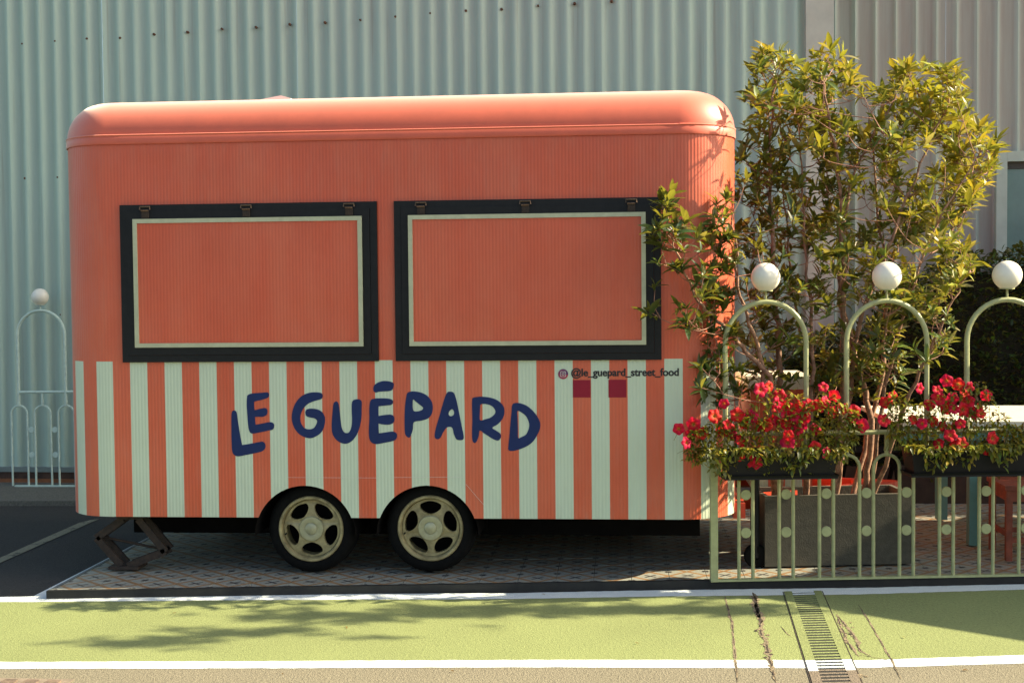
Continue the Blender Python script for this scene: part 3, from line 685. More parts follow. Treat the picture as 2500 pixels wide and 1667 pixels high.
LET = {
 'L': [[(183,318),(203,330),(214,400),(225,470),(237,530),(243,537),(300,528),(350,518),(372,517),(387,535),(385,560),(365,578),(320,590),(260,602),(215,610),(190,602),(176,580),(172,530),(170,450),(170,380),(172,335)]],
 'E': [[(275,220),(300,210),(360,205),(400,203),(410,215),(405,235),(370,248),(318,261),(315,264),(318,310),(321,315),(350,308),(385,302),(400,318),(395,345),(370,358),(340,360),(322,358),(321,362),(324,403),(328,408),(370,400),(415,392),(438,400),(443,420),(432,440),(400,447),(340,460),(305,465),(288,455),(278,420),(272,350),(268,280),(270,235)]],
 'G': [[(740,206),(753,222),(748,240),(735,248),(700,258),(660,275),(630,305),(612,345),(610,380),(620,410),(640,432),(668,438),(695,430),(712,405),(716,382),(700,368),(670,362),(648,352),(642,330),(650,312),(680,306),(715,310),(745,325),(763,350),(768,380),(762,420),(745,455),(715,480),(680,494),(645,490),(605,470),(575,435),(558,390),(556,345),(568,295),(590,255),(620,225),(660,207),(700,202)]],
 'U': [[(820,280),(828,265),(840,260),(852,270),(858,300),(863,340),(868,390),(875,430),(888,455),(905,462),(922,455),(935,425),(940,380),(938,320),(938,280),(945,255),(970,246),(992,250),(1002,265),(1001,310),(1000,360),(992,410),(978,455),(955,495),(925,522),(895,530),(865,522),(835,500),(815,465),(810,420),(812,370),(816,320)]],
 'E2': [[(1058,255),(1080,243),(1120,240),(1170,242),(1195,250),(1202,267),(1190,282),(1160,286),(1113,291),(1109,295),(1109,348),(1113,352),(1150,346),(1190,345),(1208,360),(1209,385),(1195,402),(1165,409),(1130,406),(1112,402),(1109,406),(1111,458),(1115,462),(1150,458),(1195,452),(1220,460),(1227,480),(1218,503),(1190,515),(1140,525),(1095,532),(1065,522),(1050,495),(1047,440),(1050,370),(1050,300)],
        [(1080,160),(1105,140),(1140,130),(1180,133),(1204,145),(1205,165),(1195,187),(1170,195),(1120,198),(1090,203),(1076,190)]],
 'P': [[(1295,205),(1330,196),(1380,204),(1420,225),(1448,262),(1455,300),(1448,340),(1425,368),(1385,382),(1345,388),(1330,400),(1328,435),(1318,470),(1308,490),(1290,485),(1278,465),(1275,420),(1275,350),(1278,290),(1285,235)], [(1330,248),(1345,260),(1370,280),(1393,300),(1385,315),(1360,323),(1335,322),(1327,300),(1327,265)]],
 'A': [[(1548,203),(1565,198),(1585,203),(1598,225),(1612,280),(1628,360),(1642,430),(1652,480),(1648,503),(1625,507),(1605,500),(1590,470),(1580,430),(1560,422),(1540,430),(1520,460),(1505,490),(1485,501),(1468,490),(1468,460),(1480,410),(1498,350),(1515,290),(1532,235)], [(1580,310),(1590,325),(1588,345),(1570,355),(1556,345),(1558,328),(1568,315)]],
 'R': [[(1712,237),(1760,230),(1820,236),(1870,255),(1905,290),(1912,330),(1900,370),(1870,405),(1835,428),(1860,447),(1885,465),(1890,487),(1875,508),(1850,505),(1815,485),(1780,462),(1755,445),(1748,480),(1735,515),(1722,525),(1708,510),(1705,460),(1707,380),(1705,300),(1706,255)], [(1762,278),(1800,278),(1835,292),(1853,318),(1850,340),(1825,362),(1790,374),(1757,380),(1755,340),(1757,300)]],
 'D': [[(1962,282),(1985,270),(2020,274),(2065,295),(2110,340),(2138,390),(2138,435),(2118,480),(2090,520),(2050,548),(2000,568),(1960,576),(1938,570),(1937,545),(1943,480),(1950,400),(1957,330)], [(1995,322),(2020,330),(2050,355),(2068,395),(2068,430),(2050,470),(2020,487),(2000,492),(1998,440),(1996,370)]],
}
def zoomface(p): q = atY(500 + p[0]/2.6133, 880 + p[1]/2.6133, 0.0); return (q[0], q[2])
for ch, loops in LET.items():
    me = plate([[zoomface(q) for q in catmull(lp, 5)] for lp in loops], 0.0007)
    o = mount(me, 'letter', M_NAVY, trailer, -0.0016)
# social-media handle
fc = bpy.data.curves.new('handle', 'FONT'); fc.body = '@le_guepard_street_food'; fc.size = 1.0; fc.offset = 0.014; fc.extrude = 0.004; fc.fill_mode = 'BOTH'
fo = bpy.data.objects.new('handle', fc); COL.objects.link(fo); bpy.context.view_layer.update()
me = bpy.data.meshes.new_from_object(fo.evaluated_get(bpy.context.evaluated_depsgraph_get())); bpy.data.objects.remove(fo)
h0, h1 = atY(1395, 917.5, 0), atY(1657, 915.5, 0)
wx = [v.co.x for v in me.vertices]; k = (h1[0] - h0[0])/(max(wx) - min(wx))
for v in me.vertices: v.co = ((v.co.x - min(wx))*k + h0[0], v.co.y*k*1.0 + h0[2] - .001, v.co.z*k)
_v = [tuple(v.co) for v in me.vertices]; _f = [tuple(p.vertices) for p in me.polygons]; n0 = len(_v); V2 = []; F2_ = []
for q_, (ox, oz, oy) in enumerate(((0, 0, 0), (.0011, 0, .0001), (-.0011, 0, .0002), (0, .0007, .0003), (0, -.0007, .0004))):   # heavy weight
    V2 += [(a + ox, (b - h0[2])*1.06 + h0[2] + oz, c + oy) for a, b, c in _v]; F2_ += [tuple(i + n0*q_ for i in f) for f in _f]
me = bpy.data.meshes.new('handle_text'); me.from_pydata(V2, [], F2_)
mount(me, 'handle_text', M_INK, trailer, -0.0016)
ic = atY(1374.8, 913, 0)
def ring2(cx, cz, r0, r1, sq=None):
    def lp(r):
        if sq: # rounded square
            P = []
            for sx, sz, a0 in ((1,1,0), (-1,1,90), (-1,-1,180), (1,-1,270)):
                for i in range(7): a = math.radians(a0 + 15*i); P.append((cx + sx*(r - r*sq) + r*sq*math.cos(a), cz + sz*(r - r*sq) + r*sq*math.sin(a)))
            return P
        return [(cx + r*math.cos(2*math.pi*i/32), cz + r*math.sin(2*math.pi*i/32)) for i in range(32)]
    return [lp(r1)] + ([lp(r0)] if r0 else [])
mi = bpy.data.materials.new('badge_gradient'); mi.use_nodes = True; n_ = mi.node_tree
tcb = nd(n_, 'ShaderNodeTexCoord'); rpb = nd(n_, 'ShaderNodeValToRGB'); sp_ = nd(n_, 'ShaderNodeSeparateXYZ'); n_.links.new(tcb.outputs['UV'], sp_.inputs[0])
n_.links.new(math_node(n_, 'ADD', math_node(n_, 'MULTIPLY', sp_.outputs[0], 0.55), math_node(n_, 'MULTIPLY', math_node(n_, 'SUBTRACT', 1.0, sp_.outputs[1]), 0.45)), rpb.inputs[0])
cr = rpb.color_ramp; cr.elements[0].color = (0.55, 0.20, 0.01, 1); cr.elements[1].color = (0.05, 0.006, 0.09, 1); e_ = cr.elements.new(0.45); e_.color = (0.36, 0.02, 0.05, 1)
n_.links.new(rpb.outputs[0], n_.nodes['Principled BSDF'].inputs['Base Color'])
me = plate(ring2(ic[0], ic[2], 0, .0285), 0.0006); bd = mount(me, 'badge', mi, trailer, -0.0014)
Rt = ROOT[trailer.name]; uvset(bd.data, lambda c: ((c[0] + Rt[0] - ic[0])/.057 + .5, (c[2] + Rt[2] - ic[2])/.057 + .5))
M_WV = mat('white_vinyl', (0.55, 0.52, 0.45), 0.5, var=0.05)
mount(plate(ring2(ic[0], ic[2], .0130, .0158, .36), .0004), 'badge_camera', M_WV, bd, -0.0026)
mount(plate(ring2(ic[0], ic[2], .0050, .0076), .0004), 'badge_lens', M_WV, bd, -0.0026)
mount(plate(ring2(ic[0] + .0088, ic[2] + .0088, 0, .0018), .0004), 'badge_dot', M_WV, bd, -0.0026)
for (a, b, c, d) in ((1398.8, 927.6, 1441.6, 970), (1485.6, 926.6, 1529, 970)):
    p, q = atY(a, d, 0), atY(c, b, 0)
    MB().box((p[0], -.002, p[2]), (q[0], -.0008, q[2])).build('crimson_square', M_CRIM, trailer)
# windows with top-hung shutters
def ring_frame(x0, x1, z0, z1, wd, y0, y1):
    m = MB(); o_ = [(x0, z0), (x1, z0), (x1, z1), (x0, z1)]; i_ = [(x0+wd, z0+wd), (x1-wd, z0+wd), (x1-wd, z1-wd), (x0+wd, z1-wd)]
    for k in range(4):
        a, b, c, d = o_[k], o_[(k+1) % 4], i_[(k+1) % 4], i_[k]
        m.prism([(p[0], y1, p[1]) for p in (a, b, c, d)], (0, y0 - y1, 0))
    return m
for (x0, x1, ta, tb_) in ((-0.552, 0.9526, (-.471, .868), None), (1.0512, 2.5594, (1.134, 2.474), None)):
    z0, z1 = 1.2436, 2.153
    fr = ring_frame(x0, x1, z0, z1, .040, -.016, .0).build('window_frame', M_BLACK, trailer)
    ring_frame(x0 + .0415, x1 - .0415, z0 + .0415, z1 - .038, .05, -.021, .0).build('shutter_border', M_BLACK, fr)
    tx0, tx1 = ta; tz0, tz1 = 1.3295, 2.0705
    tr = MB(); wd_ = .0245
    o_ = [(tx0, tz0), (tx1, tz0), (tx1, tz1), (tx0, tz1)]; i_ = [(tx0+wd_, tz0+wd_), (tx1-wd_, tz0+wd_), (tx1-wd_, tz1-wd_), (tx0+wd_, tz1-wd_)]
    for k in range(4):
        a, b, c, d = o_[k], o_[(k+1) % 4], i_[(k+1) % 4], i_[k]; e1 = .0005
        B = [(a[0], -.020, a[1]), (b[0], -.020, b[1]), (c[0], -.020, c[1]), (d[0], -.020, d[1])]
        MB().prism(B, (0, -.012, 0)).build('trim', M_TRIM, fr)
    pn = MB().box((tx0 + .015, -.024, tz0 + .015), (tx1 - .015, -.004, tz1 - .015)).build('shutter_panel', M_PANEL, fr)
    uvset(pn.data, lambda c: (c[0], c[2]))
    for hx in ((-.397, .198, .795) if x0 < 0 else (1.208, 1.801, 2.395)):
        hz = 2.128
        hb = MB(); hb.tube([(hx - .030, -.030, hz - .004), (hx - .030, -.030, hz + .013), (hx + .030, -.030, hz + .013), (hx + .030, -.030, hz - .004)], .0042, 6)
        h_ = hb.build('hinge', M_HINGE, fr, smooth=True)
        MB().box((hx - .020, -.030, hz - .052), (hx + .022, -.0215, hz - .006)).build('hinge_leaf', M_RUST, fr)
        MB().tube([(hx - .022, -.031, hz - .009), (hx + .022, -.031, hz - .009)], .005, 6).build('hinge_pin', M_HINGE, fr, smooth=True)
# a long scuff line and panel seam low on the stripes
for (u0, v0, u1, v1) in ((1137, 1181, 1181, 1232), (700, 1165, 925, 1166), (960, 1165, 1130, 1164)):
    p, q = atY(u0, v0, 0), atY(u1, v1, 0); MB().beam((p[0], -.0008, p[2]), (q[0], -.0008, q[2]), .0012, .0022, up=(0, -1, 0)).build('scratch', M_WV, trailer)
# wheels
def wheel(hx, hz, rot):
    ax = (0, -1, 0); O = (hx, .16, hz)
    wt = MB().lathe([(.175, -.09), (.225, -.10), (.250, -.085), (.2615, -.05), (.263, 0), (.2615, .05), (.250, .085), (.225, .10), (.186, .098), (.178, .09)], 56, O, ax).build('wheel', M_TYRE, trailer, smooth=True, normals=True, angle=50)
    MB().lathe([(.190, .094), (.192, .100), (.187, .106), (.176, .106), (.171, .098), (.168, .07), (.163, .03), (.160, -.08), (.172, -.085)], 64, O, ax).build('rim', M_RIM, wt, smooth=True, angle=40)
    hol = []
    for k in range(5):
        c = math.radians(rot + 72*k); P = []
        for rr, aa in ((.080, 0), (.086, -13), (.104, -24), (.130, -28), (.150, -22), (.156, 0), (.150, 22), (.130, 28), (.104, 24), (.086, 13)):
            a = c + math.radians(aa); P.append((rr*math.cos(a), rr*math.sin(a)))
        hol.append(catmull(P, 4))
    me = plate([[(.166*math.cos(2*math.pi*i/64), .166*math.sin(2*math.pi*i/64)) for i in range(64)]] + hol, .012)
    for v in me.vertices: # dish: spokes rise towards the hub
        r_ = math.hypot(v.co.x, v.co.y); v.co.z += .018*max(0, 1 - r_/.166); v.co.x += hx; v.co.y += hz
    mount(me, 'spokes', M_RIM, wt, .16 - .066)
    hc = MB().lathe([(.072, .068), (.072, .094), (.069, .098), (.040, .1005), (.0355, .0985), (.0345, .104), (.028, .108), (.0001, .1095)], 40, O, ax).build('hub_cap', M_CAP, wt, smooth=True, angle=30)
    MB().lathe([(.060, -.02), (.165, -.02)], 40, (hx, .17, hz), ax).build('brake_disc', M_DARK, wt)
    MB().tube([(hx - .150, .07, hz - .03), (hx - .150, .052, hz - .03)], .005, 8).build('valve', M_TYRE, wt)
wheel(.527, .264, 54); wheel(1.228, .272, 90)
# drawbar, locker and jockey post at the right end
MB().beam((XR - .35, .30, .352), (XR + .95, 1.00, .372), .055, .085).build('drawbar', M_REDP, trailer)
MB().beam((XR - .35, DEP - .30, .352), (XR + .95, 1.05, .372), .055, .085).build('drawbar', M_REDP, trailer)
MB().beam((XR + .02, .28, .345), (XR + .02, DEP - .28, .345), .07, .09).build('cross_member', M_REDP, trailer)
MB().prism([(XR + .80, .90, .36), (XR + 1.05, .98, .36), (XR + 1.10, 1.025, .36), (XR + 1.05, 1.07, .36), (XR + .80, 1.15, .36)], (0, 0, .055)).build('coupling', M_REDP, trailer)
lk = MB().box((XR + .13, .70, .415), (XR + .50, 1.55, 1.02)).build('locker', M_BODY, trailer)
uvset(lk.data, lambda c: (c[0] + .05, c[2] + .78))
lid = MB().prism([(XR + .11, .68, 1.022), (XR + .53, .68, 1.022), (XR + .53, 1.57, 1.022), (XR + .11, 1.57, 1.022)], (0, 0, .05)).build('lid', M_TTOP, lk)
for i in range(8): MB().box((XR + .115, .685 + i*.11, 1.0725), (XR + .525, .685 + i*.11 + .085, 1.085)).build('slat', M_TTOP, lk)
MB().tube([(XR + .12, .34, 0.06), (XR + .12, .34, .62)], .024, 10).build('jockey_post', M_BLACK, trailer, smooth=True)
MB().lathe([(.02, -.022), (.06, -.022), (.07, -.012), (.07, .012), (.06, .022), (.02, .022)], 20, (XR + .12, .34, .07), (0, 1, 0), closed=True).build('jockey_wheel', M_TYRE, trailer, smooth=True)
# scissor jack under the left end
jk = thing('scissor_jack', (-.55, .12, 0), 'rusty scissor jack propping the left end of the coral trailer', 'jack')
JY = .10
jp = lambda u, v, y=JY: atY(u, v, y)
kl, kr, bs, tl_, tr_ = jp(236, 1312), jp(404, 1346), jp(305, 1392), jp(300, 1266), jp(338, 1266)
bs[2] = .03
for dy_ in (0, .09):
    o_ = np.array((0, dy_, 0))
    MB().beam(tl_ + o_, kl + o_, .02, .042).build('arm', M_RUST, jk); MB().beam(kl + o_, bs + o_ + (-.02, 0, 0), .02, .042).build('arm', M_DARK if 0 else M_RUST, jk)
    MB().beam(tr_ + o_, kr + o_, .02, .042).build('arm', M_RUST, jk); MB().beam(kr + o_, bs + o_ + (.02, 0, 0), .02, .042).build('arm', M_RUST, jk)
MB().tube([kl + (0, .045, 0), kr + (0, .045, 0)], .008, 8).build('screw_rod', M_RUST, jk)
MB().box((bs[0] - .09, JY - .03, .0115), (bs[0] + .09, JY + .13, .03)).build('base_plate', M_RUST, jk)
MB().box((tl_[0] - .03, JY - .02, tl_[2] + .0), (tr_[0] + .03, JY + .11, tl_[2] + .018)).build('head_plate', M_RUST, jk)

# ================================================================== RAILINGS
def railing(name, label, A, D, ss, hoops, hw, zh, zrail, arches, ztop, zg, rg, discs, m, sc=1.0, post=None, rail=(0, 1), group=None):
    A, D = np.array(A, float), np.array(D, float); N = np.array((-D[1], D[0], 0.))
    root = thing(name, tuple(A), label, 'railing', group)
    P = lambda s, z, o=0.0: A + D*s + N*o + np.array((0, 0, z))
    for s in hoops:
        r = hw; zc = zh - r
        pts = [P(s - r, .006)] + [P(s - r, zc*.5)] + [P(s + r*math.cos(math.pi - math.pi*i/12), zc + r*math.sin(math.pi*i/12)) for i in range(13)] + [P(s + r, zc*.5), P(s + r, .006)]
        MB().tube(pts, .0102*sc, 8).build('hoop', m, root, smooth=True)
    for s in hoops:
        if min([abs(s - a) for ar in arches for a in ar] + [9]) > .03:
            MB().tube([P(s, zh - .002), P(s, zrail - .012)], .0125*sc, 8).build('stub', m, root, smooth=True)
    for s, z in discs:
        MB().lathe([(.0001, .006), (.027*sc, .006), (.0297*sc, .004), (.0297*sc, -.004), (.027*sc, -.006), (.0001, -.006)], 24, P(s, z), N).build('disc', m, root, smooth=True)
    for a, b in arches:
        c, r = (a + b)/2, (b - a)/2; zc = ztop - r
        pts = [P(a, zh - .004), P(a, (zh + zc)/2)] + [P(c - r*math.cos(math.pi*i/18), zc + r*math.sin(math.pi*i/18)) for i in range(19)] + [P(b, (zh + zc)/2), P(b, zh - .004)]
        MB().tube(pts, .0150*sc, 10).build('arch', m, root, smooth=True)
        g_ = MB(); n1, n2 = 28, 16
        prof = [(max(.0001, rg*math.sin(math.pi*i/n2)), -rg*math.cos(math.pi*i/n2)) for i in range(1, n2+1)]
        prof = [(.036, -rg*.93)] + [q for q in prof if q[1] > -rg*.9]
        gl = g_.lathe(prof, n1, P(c, zg)).build('lamp_globe', M_GLOBE, root, smooth=True, angle=60)
        MB().lathe([(.0001, -rg*.97), (.040*sc, -rg*.97), (.040*sc, -rg*.90), (.03*sc, -rg*.88)], 20, P(c, zg)).build('lamp_collar', m, gl, smooth=True)
        MB().tube([P(c, ztop + .010), P(c, zg - rg*.95)], .0065*sc, 8).build('lamp_stem', m, gl, smooth=True)
    MB().tube([P(rail[0], zrail), P(rail[1], zrail)], .0145*sc, 10).build('rail', m, root, smooth=True)
    MB().beam(P(ss[0], .006), P(ss[1], .006), .035, .012).build('base_rail', m, root)
    if post:
        MB().beam(P(post[0], .0), P(post[0], post[1]), .040, .040, up=(D[0], D[1], 0)).build('post', m, root)
    return root, P, N
RA = np.array((2.866, -.036, 0.0)); RD = np.array((1.733, .215, 0.)); RD /= np.linalg.norm(RD)
HC = [.046 + .228*k for k in range(0, 22)]
arch_pairs = [(HC[i], HC[i+2]) for i in range(0, 20, 3)]
dl_ = [(HC[i] + .114, z) for i in range(0, 21) for z in (.485, .271)]
rail1, RP, RN = railing('railing', 'sage green railing with arches and white globe lamps in front of the shrub', RA, RD, (-.03, 4.95), HC[1:], .0745, .7, .827, arch_pairs, 1.563, 1.70, .081, dl_, M_SAGE, 1.0, (-.021, .72), (.03, 4.95))
# first hoop has its left leg welded to the post
pts = [RP(.046 - .0745*math.cos(math.pi*i/12), .7 - .0745 + .0745*math.sin(math.pi*i/12)) for i in range(13)] + [RP(.1205, .3), RP(.1205, .006)]
MB().tube(pts, .0102, 8).build('hoop', M_SAGE, rail1, smooth=True)
# the same railing in mint, back left by the wall
LY = 3.45
lx = lambda u, v: atY(u, v, LY)
a0, a1 = lx(43, 840)[0], lx(157, 840)[0]; base_z = ZP
lz = lambda u, v: lx(u, v)[2] - base_z
hp = (a1 - a0)/2
A2 = np.array((a0 - hp*.0, LY, base_z)); D2 = np.array((1., 0.02, 0)); D2 /= np.linalg.norm(D2)
hc2 = [hp*k for k in range(0, 12)]; hw2 = hp*.34
dz1, dz2 = lz(61, 1049), lz(60, 1110)
railing('railing', 'mint green railing with one arch and globe lamp by the left wall', A2, D2, (-.05, hp*11.5), hc2, hw2, lz(94, 990), lz(93, 957), [(0, 2*hp)], lz(103, 758), lz(99, 725), .073, [(hp*(k + .5), z) for k in range(11) for z in (dz1, dz2)], M_MINT, .85, None, (0, hp*11))

# ================================================================== PLANTER AND FLOWER TROUGHS
pc0, pc1 = np.array((3.166, .304)), np.array((4.037, .429)); pd = (pc1 - pc0)/np.linalg.norm(pc1 - pc0); pn_ = np.array((-pd[1], pd[0])); PZ, PDp = .427, .36
planter = thing('planter', (*((pc0 + pc1)/2 + pn_*PDp/2), 0), 'grey concrete trough planter holding the tall shrub', 'planter')
def pq(a, b): return pc0 + pd*a + pn_*b
Lp = np.linalg.norm(pc1 - pc0)
def slab(a0_, a1_, b0_, b1_, z0, z1, name, m):
    q = [pq(a0_, b0_), pq(a1_, b0_), pq(a1_, b1_), pq(a0_, b1_)]
    return MB().prism([(p[0], p[1], z0) for p in q], (0, 0, z1 - z0)).build(name, m, planter)
slab(0, Lp, 0, .025, .012, PZ, 'front_wall', M_CONC); slab(0, Lp, PDp - .025, PDp, .012, PZ, 'back_wall', M_CONC)
slab(0, .025, .0255, PDp - .0255, .012, PZ, 'side_wall', M_CONC); slab(Lp - .025, Lp, .0255, PDp - .0255, .012, PZ, 'side_wall', M_CONC)
so_ = slab(.0255, Lp - .0255, .0255, PDp - .0255, .05, PZ - .05, 'soil', M_SOIL)
random.seed(5)
for k in range(40):
    p = pq(ru(.04, Lp - .04), ru(.04, PDp - .04)); r = ru(.006, .02); 
    MB().add([(p[0] + r*ru(.5, 1)*math.cos(a), p[1] + r*ru(.5, 1)*math.sin(a), PZ - .05) for a in (0, 1.2, 2.5, 3.7, 5)] + [(p[0], p[1], PZ - .05 + r*ru(.5, 1.2))], [(0,1,5), (1,2,5), (2,3,5), (3,4,5), (4,0,5)]).build('clod', M_SOIL, planter)

def trough(label, s0, s1, zb, zt):
    c = RP((s0 + s1)/2, zb, -.11)
    t_ = thing('flower_trough', tuple(c), label, 'flower box', 'flower troughs hung on the sage railing')
    def sect(z, i, w0, w1): return [RP(s0 + i, z, -.02 - w0), RP(s1 - i, z, -.02 - w0), RP(s1 - i, z, -.02 - w1), RP(s0 + i, z, -.02 - w1)]
    m = MB(); A_ = sect(zb, .02, .015, .155); B_ = sect(zt, 0, 0, .175); m.add(A_ + B_, [(3,2,1,0), (0,1,5,4), (1,2,6,5), (2,3,7,6), (3,0,4,7)]).build('tub', M_BOX, t_)
    O_ = sect(zt - .008, -.008, -.006, .183); O2 = sect(zt + .006, -.008, -.006, .183); I2 = sect(zt + .006, .008, .010, .165); I1 = sect(zt - .03, .010, .012, .163)
    mm = MB().add(O_ + O2 + I2 + I1, [(a + k, a + (k+1) % 4, a + 4 + (k+1) % 4, a + 4 + k) for a in (0, 4, 8) for k in range(4)]); mm.build('rim', M_BOX, t_)
    MB().add(sect(zt - .025, .009, .011, .164), [(0,1,2,3)]).build('soil', M_SOIL, t_)
    T1 = sect(zb - .010, .0, .0, .168); T2 = sect(zb - .001, .0, .0, .168); T3 = sect(zb + .012, -.006, -.004, .174)
    MB().add(T1 + T2 + T3, [(3,2,1,0)] + [(a + k, a + (k+1) % 4, a + 4 + (k+1) % 4, a + 4 + k) for a in (0, 4) for k in range(4)]).build('drip_tray', M_BOX, t_)
    for s in (s0 + .1, s1 - .1):
        MB().tube([RP(s, zt, .0), RP(s, zt + .09, .0), RP(s, zt + .095, .016), RP(s, zt + .06, .018)], .004, 6).build('hook', M_BOX, t_, smooth=True)
    return t_
trough('black flower trough hung on the railing beside the trailer corner', .005, .628, .605, .745)
trough('black flower trough hung on the right part of the railing', 1.035, 1.70, .605, .745)

# petunia flower: five flared lobes round a pale throat
def flower_mesh(seed):
    random.seed(seed); n = 30; vs = [(0, 0, -.012)]; cs = [(.75, .42, .05)]; fs = []
    rings = [(.004, -.006, (.75, .45, .06)), (.008, .0, (.50, .09, .03)), (.017, .004, (.62, .014, .013)), (.026, .0045, (.60, .010, .018)), (.034, .000, (.58, .014, .036))]
    ph = rnd()*6
    for k, (r, z, c) in enumerate(rings):
        for i in range(n):
            a = 2*math.pi*i/n; lob = 1 + (.085*(k/4)**2)*math.cos(5*a + ph); wob = (k/4)**2*(.0045*math.sin(5*a + ph*2) + .003*math.sin(11*a + ph))
            vs.append((r*lob*math.cos(a), r*lob*math.sin(a), z + wob)); f = 1 + .12*math.cos(5*a + ph); cs.append(tuple(x*f for x in c))
    for i in range(n): fs.append((0, 1 + i, 1 + (i+1) % n))
    for k in range(len(rings)-1):
        for i in range(n): fs.append((1 + k*n + i, 1 + k*n + (i+1) % n, 1 + (k+1)*n + (i+1) % n, 1 + (k+1)*n + i))
    b = len(vs)   # tube behind
    for i in range(8): a = 2*math.pi*i/8; vs += [(.006*math.cos(a), .006*math.sin(a), -.004), (.0028*math.cos(a), .0028*math.sin(a), -.03)]; cs += [(.45, .03, .06), (.12, .16, .03)]
    for i in range(8): j = (i+1) % 8; fs.append((b + 2*i, b + 2*j, b + 2*j + 1, b + 2*i + 1))
    me = bpy.data.meshes.new('flower'); me.from_pydata(vs, [], fs); me.materials.append(M_PETAL); tint(me, lambda i: cs[i])
    me.polygons.foreach_set('use_smooth', [True]*len(me.polygons)); return me
FM = [flower_mesh(s) for s in range(6)]
def leafset(points_dirs, L, W, cols, droop=.25, fold=.25):
    """many leaves as one mesh; returns (verts, faces, colours)"""
    vs, fs, cs = [], [], []
    for P, d, s, c in points_dirs:
        d = np.array(d, float); d /= np.linalg.norm(d) + 1e-9; up = np.array((ru(-.4, .4), ru(-.4, .4), 1.)); a = np.cross(d, up); a /= np.linalg.norm(a) + 1e-9; n_ = np.cross(a, d)
        l, w_ = L*s, W*s*ru(.8, 1.2); b = len(vs); P = np.array(P, float); dr = droop*ru(.2, 1.4)
        for t, ww in ((0, .12), (.3, .9), (.58, 1.0), (.82, .55)):
            c0 = P + d*l*t - n_*dr*l*t*t
            vs += [c0 - a*w_*ww/2 + n_*fold*w_*ww/2, c0, c0 + a*w_*ww/2 + n_*fold*w_*ww/2]
        vs.append(P + d*l - n_*dr*l)
        for k in range(3):
            for j in range(2): fs.append((b + 3*k + j, b + 3*k + j + 1, b + 3*k + 4 + j, b + 3*k + 3 + j))
        fs += [(b + 9, b + 10, b + 12), (b + 10, b + 11, b + 12)]
        cs += [c]*13
    return vs, fs, cs
def leafmesh(name, data, m):
    vs, fs, cs = data; me = bpy.data.meshes.new(name); me.from_pydata([tuple(v) for v in vs], [], fs); me.materials.append(m); tint(me, lambda i: cs[i])
    me.polygons.foreach_set('use_smooth', [True]*len(me.polygons)); return me
def zp(u, v, ox, oy, k): return ox + u/k, oy + v/k
F1 = [zp(u, v, 1640, 900, 4.704) for u, v in ((1020,240),(1120,200),(1240,310),(1205,390),(1740,210),(1870,310),(600,400),(490,545),(750,530),(80,690),(250,640),(340,740),(170,850),(215,750),(580,710),(690,690),(690,755),(640,640),(910,555),(840,630),(990,640),(1090,650),(1170,590),(1215,610),(1200,460),(1310,420),(1400,455),(1470,430),(1580,420),(1700,420),(1770,380),(1310,530),(1330,620),(1480,590),(1450,700),(1530,570),(1650,690),(1860,490),(1960,460),(2060,570),(2095,490),(790,825),(1330,850),(1340,760),(1645,900),(1775,965),(775,995),(885,1050),(970,1075),(2180,650),(1400,550),(1480,660))]
F2 = [zp(u, v, 2100, 850, 5.2275) for u, v in ((330,690),(410,630),(300,920),(760,510),(985,530),(1105,415),(1250,460),(1400,500),(1605,600),(880,725),(1000,640),(1050,700),(1180,640),(1380,680),(1200,780),(1310,780),(1410,800),(1520,770),(1540,830),(1100,770),(790,960),(680,910),(930,930),(1050,990),(1200,990),(1280,960),(1000,1215),(1210,1240),(1300,1210),(1630,1290),(1690,1150),(1150,1110),(1340,590),(1460,850))]
